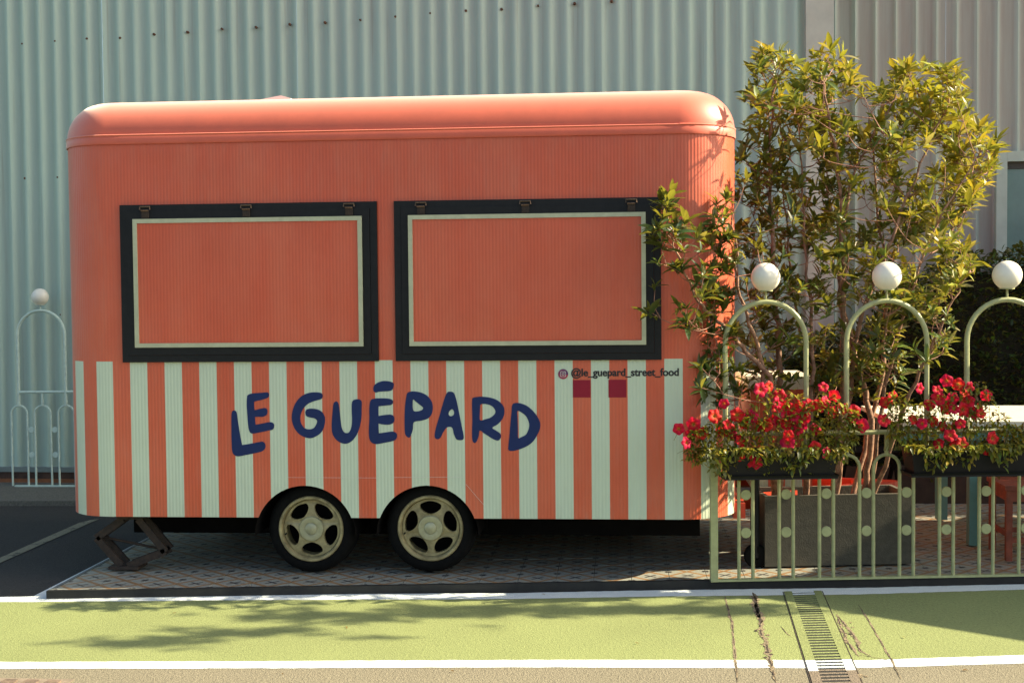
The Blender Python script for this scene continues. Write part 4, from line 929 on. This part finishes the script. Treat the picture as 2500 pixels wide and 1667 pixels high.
def petunias(label, flist, blob, seed):
    random.seed(seed)
    off = lambda v: -.09 - .13*min(1, max(0, (v - 960)/200))
    P0 = np.array(atP(*flist[0], RA + RN*(-.1), RN)); b0 = RP(blob[0][0], .745, -.1)
    t_ = thing('petunia_plant', tuple(RP((blob[0][0] + blob[-1][0])/2, .735, -.1)), label, 'flowering plant', 'petunias in the railing troughs')
    pts = []
    for (u, v) in flist:
        o_ = off(v) + ru(-.05, .02); p = atP(u, v, RA + RN*o_, RN); pts.append(p)
        # flowers look out of the plant: towards the viewer side, upwards and sideways
        d = Vector((ru(-.6, .8), -1.0 + ru(-.1, .35), ru(-.25, .6))).normalized()
        place('flower', random.choice(FM), t_, p, d.to_track_quat('Z', 'Y'), ru(.85, 1.2))
    L = []; st = MB()
    for k in range(int(2300*(blob[-1][0] - blob[0][0]))):
        # foliage: a spilling mound described by (s, zlow, zhigh) stations
        s = ru(blob[0][0], blob[-1][0]); zl = np.interp(s, [b[0] for b in blob], [b[1] for b in blob]); zh = np.interp(s, [b[0] for b in blob], [b[2] for b in blob])
        z = zl + (zh - zl)*ru(0, 1)
        if z < .75 and rnd() < min(.85, (.75 - z)*5.5): continue
        if .93 < z and rnd() < .35: continue; o_ = -.10 + ru(-.13, .11)*(1.0 if z > .75 else .35) - (.125 if z < .75 else 0)
        p = RP(s, z, o_); y = ru(0, 1)
        col = (.24, .22, .022) if y < .30 else ((.12, .14, .02) if y < .70 else ((.38, .31, .025) if y < .92 else (.13, .07, .025)))
        out = np.array((ru(-1, 1), -.6 + ru(-.8, .6), ru(-.7, .9)))
        L.append((p, out, ru(.55, 1.15), tuple(c*ru(.8, 1.2) for c in col)))
        if k % 9 == 0: st.tube([RP(s + ru(-.05, .05), .735, -.1), (np.array(RP(s, .735, -.1)) + p)/2 + (0, -.02, .02), p], .0013, 4, caps=False)
    for k in range(420):   # shoots hanging over the front of the trough
        s = ru(blob[1][0], blob[-2][0]); zl = np.interp(s, [b[0] for b in blob], [b[1] for b in blob]); cl = .5 + .5*math.sin(s*23 + seed)*math.sin(s*9 + 1)
        z = .775 - (.775 - zl)*cl*ru(0, 1)**1.3
        p = RP(s, z, ru(-.245, -.19)); y = ru(0, 1)
        col = (.20, .19, .02) if y < .4 else ((.10, .12, .02) if y < .8 else (.32, .27, .025))
        L.append((p, (ru(-.8, .8), -.5 + ru(-.5, .3), ru(-1.0, .4)), ru(.6, 1.2), tuple(c*ru(.8, 1.2) for c in col)))
    fo = bpy.data.objects.new('foliage', leafmesh('foliage', leafset([(np.array(p) - ROOT[t_.name], d, s, c) for p, d, s, c in L], .044, .017, None, .35, .3), M_PLEAF)); COL.objects.link(fo); fo.parent = t_; fo['kind'] = 'stuff'
    for p in pts: st.tube([np.array(p) + (ru(-.03, .03), .05, -.07), np.array(p) + (0, .02, -.012)], .0014, 4, caps=False)
    s_ = st.build('stem', mat('petunia_stem', (.14, .13, .03), .7), t_); s_['kind'] = 'stuff'
    return t_
petunias('crimson petunias spilling from the trough beside the trailer corner', F1, [(-.20, .70, .84), (-.10, .66, .90), (.0, .58, .93), (.1, .60, .97), (.25, .61, 1.08), (.36, .64, 1.10), (.5, .62, 1.02), (.58, .64, 1.05), (.68, .70, 1.02), (.74, .82, .95)], 21)
petunias('crimson petunias in the right trough in front of the table', F2, [(.92, .84, 1.06), (1.0, .78, 1.05), (1.1, .64, 1.0), (1.2, .60, 1.04), (1.32, .60, 1.1), (1.45, .60, 1.12), (1.52, .58, 1.02), (1.58, .66, .90), (1.66, .74, .84), (1.74, .80, .90)], 22)
random.seed(12)

# ================================================================== SHRUBS
def spline3(P, n=8):
    P = [np.array(p, float) for p in P]; out = []
    for i in range(len(P)-1):
        a, b, c, d = P[max(i-1, 0)], P[i], P[i+1], P[min(i+2, len(P)-1)]
        for j in range(n): t = j/n; out.append(0.5*((2*b) + (-a + c)*t + (2*a - 5*b + 4*c - d)*t*t + (-a + 3*b - 3*c + d)*t**3))
    return out + [P[-1]]
def rosette(seed, tone):
    """a whorl of lance-shaped leaves at a shoot tip, axis +Z"""
    random.seed(seed); D_ = []
    n = random.randint(7, 11)
    for i in range(n):
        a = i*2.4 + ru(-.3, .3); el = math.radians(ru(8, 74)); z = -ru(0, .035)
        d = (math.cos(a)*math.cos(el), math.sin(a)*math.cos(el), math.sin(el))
        c = {0: (.026, .062, .014), 1: (.075, .125, .018), 2: (.21, .235, .018)}[tone]; f = ru(.7, 1.35)
        if tone == 2 and rnd() < .22: c = (.36, .26, .014)
        if tone and rnd() < .12: c = (.30, .27, .09)
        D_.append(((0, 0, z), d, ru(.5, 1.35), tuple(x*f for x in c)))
    return leafmesh('leaf_cluster', leafset(D_, .080, .0215, None, .40, .38), M_LEAF)
ROS = {y: [rosette(40 + y*10 + i, y) for i in range(7)] for y in (0, 1, 2)}
def shrub(root, stems, tips, nobj=300, trunk_r=.016):
    """stems: list of 3d polylines, tips: list of (p, tone)"""
    nodes = []
    for k, S in enumerate(stems):
        S = spline3(S, 8); n = len(S); r0 = trunk_r*ru(.75, 1.1)*(1.4 if k < 3 else 1)
        S = [p + (np.array((ru(-.012, .012), ru(-.012, .012), 0)) if 0 < i else 0) for i, p in enumerate(S)]
        MB().tube(S, [max(.0035, r0*(1 - .8*i/n)) for i in range(n)], 8).build('trunk', M_BARK, root, smooth=True, angle=70)
        nodes += [(p, i/n) for i, p in enumerate(S) if i/n > .22]
    NP = np.array([p for p, _ in nodes]); tw = MB(); order = sorted(tips, key=lambda q: q[0][1]); cnt = 0
    joined = [[], [], []]
    for p, y in order:
        p = np.array(p); d = NP - p; dist = np.linalg.norm(d, axis=1) + np.where(d[:, 2] > -.04, 1.0 + 2*np.maximum(0, d[:, 2]), 0) + np.abs(dist_bias(d))
        j = int(np.argmin(dist)); q = NP[j]; L_ = np.linalg.norm(p - q)
        ax = (p - q)/(L_ + 1e-6); mid = (p + q)/2 + np.array((ru(-.12, .12), ru(-.12, .12), -.10 + ru(-.06, .08)))*L_
        pts = spline3([q, mid, p], 4); tw.tube(pts, [.0032*(1 - .6*i/(len(pts)-1)) for i in range(len(pts))], 4, caps=False)
        if L_ > .14: NP = np.vstack([NP, mid, (mid + p)/2])
        axis = Vector(ax*.5 + np.array((ru(-.35, .35), ru(-.35, .35), .75 + ru(-.4, .3)))).normalized()
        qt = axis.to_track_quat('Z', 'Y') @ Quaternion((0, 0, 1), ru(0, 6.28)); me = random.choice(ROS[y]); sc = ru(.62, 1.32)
        if cnt < nobj: place('leaf_cluster', me, root, p, qt, sc)
        else: joined[0].append((me, p, qt, sc))
        cnt += 1
    if joined[0]:
        vs, fs, cs = [], [], []; R_ = np.array(ROOT[root.name])
        for me, p, qt, sc in joined[0]:
            Mx = np.array(qt.to_matrix())*sc; b = len(vs); co = np.empty(len(me.vertices)*3); me.vertices.foreach_get('co', co); co = co.reshape(-1, 3) @ Mx.T + p - R_
            cc = np.empty(len(me.vertices)*4); me.color_attributes['tint'].data.foreach_get('color', cc); cc = cc.reshape(-1, 4); f = ru(.82, 1.2)
            vs += [tuple(x) for x in co]; cs += [tuple(x[:3]*f) for x in cc]; fs += [tuple(i + b for i in pl_.vertices) for pl_ in me.polygons]
        fo = bpy.data.objects.new('foliage', leafmesh('foliage', (vs, fs, cs), M_LEAF)); COL.objects.link(fo); fo.parent = root; fo['kind'] = 'stuff'
    t_ = tw.build('twig', M_TWIG, root, normals=False); t_['kind'] = 'stuff'
def dist_bias(d): return np.hypot(d[:, 0], d[:, 1])*.15
def inpoly(x, y, P):
    c = False; j = len(P) - 1
    for i in range(len(P)):
        if (P[i][1] > y) != (P[j][1] > y) and x < (P[j][0]-P[i][0])*(y-P[i][1])/(P[j][1]-P[i][1]) + P[i][0]: c = not c
        j = i
    return c
# crown outline of the shrub as it grows (front elevation), deep in Y
CROWN = [(1800,430),(1822,350),(1815,250),(1845,205),(1845,135),(1890,125),(1925,140),(1960,180),(1990,140),(2030,125),(2075,160),(2085,195),(2130,220),(2165,235),(2190,175),(2215,165),(2250,170),(2290,165),(2340,165),(2350,240),(2385,305),(2430,345),(2440,370),(2415,430),(2390,470),(2350,510),(2340,580),(2375,640),(2340,690),(2300,730),(2330,790),(2310,850),(2265,880),(2220,900),(2150,985),(2090,960),(1990,960),(1900,965),(1800,985),(1720,1000),(1700,930),(1715,850),(1735,800),(1720,740),(1735,640),(1730,560),(1745,500)]
LEFT = [(1585,500),(1600,470),(1645,470),(1655,520),(1700,560),(1715,620),(1730,700),(1740,820),(1700,830),(1650,760),(1620,700),(1590,690),(1575,640),(1585,590)]
random.seed(33)
shr = thing('tall_shrub', tuple(np.array((*((pc0 + pc1)/2 + pn_*PDp/2), PZ - .05))), 'tall multi-stemmed leafy shrub in the grey planter between trailer and table', 'shrub')
tips = []
tries = 0
while len(tips) < 1090 and tries < 60000:
    tries += 1
    u, v = ru(1690, 2450), ru(110, 1010)
    if not inpoly(u, v, CROWN): continue
    # thinner towards the bottom where bare twigs show, and small see-through gaps
    if v > 600 and rnd() < .15: continue
    if v > 800 and rnd() < .2: continue
    if math.sin(u*.021 + 1.3)*math.sin(v*.026 + .6) > .64: continue
    y = ru(-.32, .95) if u > 1830 else ru(-.42, .1)
    if v < 640: y = ru(.42, 1.15) if rnd() < .93 else ru(-.1, .3)
    if u > 2240 and v > 560: y = ru(-.1, .6)
    if u > 1760 and v > 600 and rnd() < .985: y = ru(.2, .95) if rnd() < .6 else ru(.12, .5)
    if 1715 < u < 1800 and v > 600: y = ru(.0, .05)
    p = atY(u, v, y)
    if p[0] < XR + .03 and p[1] > -.03: p = atY(u, v, ru(-.30, -.05) if u < 1715 else ru(-.03, .01))
    if p[2] < .98 and p[1] < .25: continue
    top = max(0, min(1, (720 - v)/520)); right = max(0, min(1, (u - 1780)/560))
    yv = .25 + .8*top*(.45 + .55*right) + .35*right + ru(-.45, .35)  # leaf tone turns yellower towards the top and right
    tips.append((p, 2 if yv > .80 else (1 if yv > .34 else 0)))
# a few shoots right at the outline so that it ends in pointed whorls
for k in range(len(CROWN)):
    a, b = CROWN[k-1], CROWN[k]
    if b[1] > 900 or b[0] < 1760: continue
    for f in (.0, .45): u, v = a[0] + (b[0]-a[0])*f, a[1] + (b[1]-a[1])*f; tips.append((atY(u + ru(-6, 6), v + ru(-6, 6), (ru(.4, .9) if v < 640 else ru(.0, .6)) if u > 1800 else ru(.3, .5)), 2 if u > 1850 and v < 700 else 1))
for k in range(34):
    for _ in range(50):
        u, v = ru(1560, 1745), ru(460, 840)
        if inpoly(u, v, LEFT): break
    tips.append((atY(u, v, ru(-.34, -.10)), 0 if rnd() < .75 else 1))
for (u, v) in ((1625, 500), (1612, 492), (1640, 488), (1600, 590), (1592, 575), (1612, 600), (1585, 760), (1700, 690), (1650, 655), (1675, 750), (1600, 700)): tips.append((atY(u, v, -.2), 0 if rnd() < .7 else 1))
b_ = lambda a, b: np.array((*pq(a, b), PZ - .05))
W_ = lambda u, v, y: atY(u, v, y)
stems = [
 [b_(.10, .16), W_(1905, 950, .42), W_(1893, 700, .45), W_(1878, 450, .6), W_(1890, 190, .65)],
 [b_(.46, .18), W_(2056, 950, .5), W_(2060, 700, .5), W_(2045, 420, .5), W_(2005, 190, .5)],
 [b_(.66, .18), W_(2122, 1000, .52), W_(2086, 860, .55), W_(2050, 700, .6), W_(2080, 450, .65), W_(2200, 210, .7)],
 [b_(.48, .20), W_(2100, 800, .5), W_(2200, 520, .5), W_(2320, 230, .55)],
 [b_(.68, .16), W_(2170, 900, .35), W_(2270, 580, .4), W_(2395, 370, .5)],
 [b_(.12, .10), W_(1895, 960, .16), W_(1800, 835, .06), W_(1750, 780, .0), W_(1705, 735, -.1), W_(1645, 600, -.24), W_(1622, 505, -.24)],
 [b_(.10, .12), W_(1860, 900, .12), W_(1805, 700, .08), W_(1790, 520, .08)],
 [b_(.28, .12), W_(1985, 900, .3), W_(1965, 600, .5), W_(1950, 330, .6)],
 [b_(.60, .24), W_(2160, 850, .75), W_(2150, 560, .85), W_(2120, 280, .9)],
 [b_(.68, .14), W_(2225, 960, .35), W_(2310, 770, .3), W_(2375, 645, .35)],
 [b_(.30, .2), W_(1975, 960, .6), W_(1930, 650, .8), W_(1900, 380, .85)],
]
shrub(shr, stems, tips)
# street tree of the same kind further right, whose leaf shadows reach the lane
random.seed(35)
tre = thing('street_tree', (7.3, .45, 0), 'slender leafy tree standing to the right of the railing', 'tree')
tp2 = []
for (c, r, n) in (((6.42, -.62, 4.20), (.26, .08, .10), 30), ((6.75, -.42, 4.15), (.34, .09, .16), 46), ((6.95, -.10, 4.0), (.5, .10, .18), 60), ((7.15, -.02, 3.75), (.5, .10, .22), 70), ((7.7, .02, 3.65), (.5, .09, .2), 80), ((8.2, .06, 3.65), (.45, .08, .2), 70)):
    for k in range(n): tp2.append((np.array([c[i] + r[i]*random.gauss(0, .6) for i in range(3)]), 1))
shrub(tre, [[(7.3, .45, 0), (7.32, .44, 1.4), (7.2, .38, 2.6), (6.9, .05, 3.5), (6.4, -.55, 4.1)], [(7.3, .45, 0), (7.35, .46, 1.9), (7.4, .3, 3.0), (7.2, .1, 3.8)], [(7.3, .45, 0), (7.3, .48, 2.0), (7.6, .3, 3.0), (8.0, .12, 3.55)]], tp2, nobj=0, trunk_r=.03)

# ================================================================== HEDGE, TABLE, STOOL, CHAIR, PARASOL
random.seed(50)
hedge = thing('clipped_hedge', (5.4, 2.95, ZP), 'dark clipped hedge behind the table against the corrugated wall', 'hedge')
HX0, HX1, HY0, HY1 = 3.55, 8.6, 2.75, 3.25
hz_ = lambda x: 1.22 + .62*min(1, max(0, (x - 4.15)/.55)) + .05*math.sin(x*5) + .03*math.sin(x*13)
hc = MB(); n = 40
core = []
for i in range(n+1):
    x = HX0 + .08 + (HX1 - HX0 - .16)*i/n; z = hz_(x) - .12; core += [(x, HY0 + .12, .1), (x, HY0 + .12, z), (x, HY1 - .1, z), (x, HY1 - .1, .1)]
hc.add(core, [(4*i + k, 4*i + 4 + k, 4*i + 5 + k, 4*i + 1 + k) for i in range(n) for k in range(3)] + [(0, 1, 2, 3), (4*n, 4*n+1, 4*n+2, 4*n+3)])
hc.build('shade_core', mat('hedge_shade', (.012, .012, .006), .95), hedge)  # dark solid core stands in for shade between the leaves
L = []
for k in range(15000):
    x = ru(HX0, min(HX1, 6.6)); z1 = hz_(x); f = rnd()
    if f < .78: p = (x, HY0 + ru(-.02, .14) + .04*math.sin(x*7)*math.sin(k), ru(.1, z1))
    else: p = (x, ru(HY0, HY1), z1 + ru(-.14, .04))
    c = (.028, .05, .012) if rnd() < .8 else (.06, .085, .018)
    L.append((np.array(p) - ROOT[hedge.name], (ru(-1, 1), ru(-1.2, .2), ru(-.3, 1)), ru(.7, 1.3), tuple(q*ru(.7, 1.3) for q in c)))
ho = bpy.data.objects.new('foliage', leafmesh('foliage', leafset(L, .052, .024, None, .2, .2), M_HLEAF)); COL.objects.link(ho); ho.parent = hedge; ho['kind'] = 'stuff'
MB().box((HX0 - .05, HY0 - .06, ZP), (HX1, HY1 + .05, .28)).build('box_planter', mat('dark_brown_wood', (.035, .018, .010), .8, var=.4), hedge)

tl = thing('dining_table', (5.0, 1.45, 0), 'pale topped dining table with teal legs behind the railing', 'table')
TX0, TX1, TY0, TY1, TZ = 4.03, 6.0, .92, 2.05, .80
for i in range(5):
    d_ = (TY1 - TY0)/5; MB().box((TX0, TY0 + i*d_ + .0015, TZ - .03), (TX1, TY0 + (i+1)*d_ - .0015, TZ)).build('top_board', M_TTOP, tl)
lgp = atZ(2378, 1330, 0.011)
for (x_, y_) in ((lgp[0], lgp[1]), (lgp[0] + .02, 1.93), (5.85, 1.02), (5.85, 1.93)):
    MB().box((x_ - .035, y_ - .02, .012), (x_ + .035, y_ + .05, TZ - .031)).build('leg', M_TEAL, tl)
MB().box((TX0 + .05, TY0 + .04, TZ - .12), (TX1 - .05, TY0 + .065, TZ - .0315)).build('apron', M_TEAL, tl)
MB().box((TX0 + .05, TY1 - .065, TZ - .12), (TX1 - .05, TY1 - .04, TZ - .0315)).build('apron', M_TEAL, tl)

def stool(label, x0, y0, sz, rz, group=None):
    st = thing('wooden_stool', (x0, y0, 0), label, 'stool', group)
    for i in range(4): MB().box((x0 - sz + .001, y0 - sz + i*sz/2, .435), (x0 + sz, y0 - sz + (i+1)*sz/2 - .003, .46)).build('seat_board', M_WOODR, st)
    for sx in (-1, 1):
        for sy in (-1, 1): MB().box((x0 + sx*(sz - .03) - .018, y0 + sy*(sz - .03) - .018, .012), (x0 + sx*(sz - .03) + .018, y0 + sy*(sz - .03) + .018, .4345)).build('leg', M_WOODR, st)
    for sy in (-1, 1):
        MB().box((x0 - sz + .049, y0 + sy*(sz - .03) - .009, .365), (x0 + sz - .049, y0 + sy*(sz - .03) + .009, .433)).build('apron', M_WOODR, st)
        MB().box((x0 - sz + .049, y0 + sy*(sz - .03) - .009, .12), (x0 + sz - .049, y0 + sy*(sz - .03) + .009, .15)).build('stretcher', M_WOODR, st)
    for sx in (-1, 1):
        MB().box((x0 + sx*(sz - .03) - .009, y0 - sz + .049, .365), (x0 + sx*(sz - .03) + .009, y0 + sz - .049, .433)).build('apron', M_WOODR, st)
        MB().box((x0 + sx*(sz - .03) - .009, y0 - sz + .049, .15), (x0 + sx*(sz - .03) + .009, y0 + sz - .049, .18)).build('stretcher', M_WOODR, st)
    return st
sp0 = atZ(2462, 1368, .012)
stool('red stained wooden stool at the right edge behind the railing', sp0[0] + .17, sp0[1] + .17, .2, 0)
# dark folding chair seen between the planter and the table
ch = thing('folding_chair', (4.15, 2.3, 0), 'dark folding chair beyond the planter beside the table', 'chair')
cxx, cyy = 4.12, 2.35
MB().box((cxx - .2, cyy - .2, .43), (cxx + .2, cyy + .2, .455)).build('seat', M_DARK, ch)
for sx in (-1, 1):
    MB().beam((cxx + sx*.2, cyy - .24, .012), (cxx + sx*.2, cyy + .2, .84), .024, .024).build('leg', M_DARK, ch)
    MB().beam((cxx + sx*.17, cyy + .22, .012), (cxx + sx*.17, cyy - .18, .43), .024, .024).build('leg', M_DARK, ch)
for zz in (.66, .76): MB().box((cxx - .19, cyy + (zz - .012)/.828*.44 - .25, zz - .03), (cxx + .19, cyy + (zz - .012)/.828*.44 - .235, zz + .03)).build('back_slat', M_DARK, ch)
# unseen parasol added out of view on the right to cast straight-edged shade
par = thing('parasol', (8.6, .5, 0), 'large square cream parasol, unseen, added right of the table for its shade', 'parasol')
MB().tube([(8.6, .5, .05), (8.6, .5, 2.72)], .028, 12).build('pole', M_WOODR, par, smooth=True)
MB().lathe([(.0001, .09), (.1, .09), (.28, .04), (.3, .012)], 24, (8.6, .5, 0)).build('base', M_DARK, par, smooth=True)
hd = 1.48; e1 = np.array((.58, .81)); e2 = np.array((.81, -.58))
cn = [np.array((8.6, .5)) + hd*(a*e1 + b*e2) for a, b in ((-1,-1), (1,-1), (1,1), (-1,1))]
cp = MB().add([(*c, 2.3) for c in cn] + [(8.6, .5, 2.78)] + [(*c, 2.18) for c in cn], [(0,1,4), (1,2,4), (2,3,4), (3,0,4)] + [(k, (k+1) % 4, 5 + (k+1) % 4, 5 + k) for k in range(4)]).build('canopy', M_CANVAS, par, normals=False)
for c in cn: MB().beam((8.6, .5, 2.72), (*(c*.97 + np.array((8.6, .5))*.03), 2.29), .018, .025).build('rib', M_WOODR, par)

# fallen leaves on the lane
random.seed(77)
for k, (u, v) in enumerate(((1322, 1453), (846, 1532), (1560, 1575), (420, 1500), (2210, 1560), (1100, 1640), (690, 1650), (2350, 1640))):
    c = gz(u, v); me = leafmesh('fallen_leaf', leafset([((0, 0, 0), (ru(-1, 1), ru(-1, 1), .15), ru(.3, .5), (.16, .08, .02))], .07, .02, None, .3, .3), M_LEAF)
    o = bpy.data.objects.new('fallen_leaf', me); COL.objects.link(o); o.location = (c[0], c[1], ZR + .009)
    tag(o, ('small dry leaf on the white line below the platform edge', 'small dry leaf on the green lane below the left wheel', 'small dry leaf on the green lane right of the middle', 'small dry leaf at the far left of the green lane', 'small dry leaf on the green lane right of the drain', 'small dry leaf on the pale road near the middle', 'small dry leaf on the pale road at left', 'small dry leaf on the pale road right of the drain')[k], 'leaf', 'fallen leaves')
SC.cycles.use_denoising = True
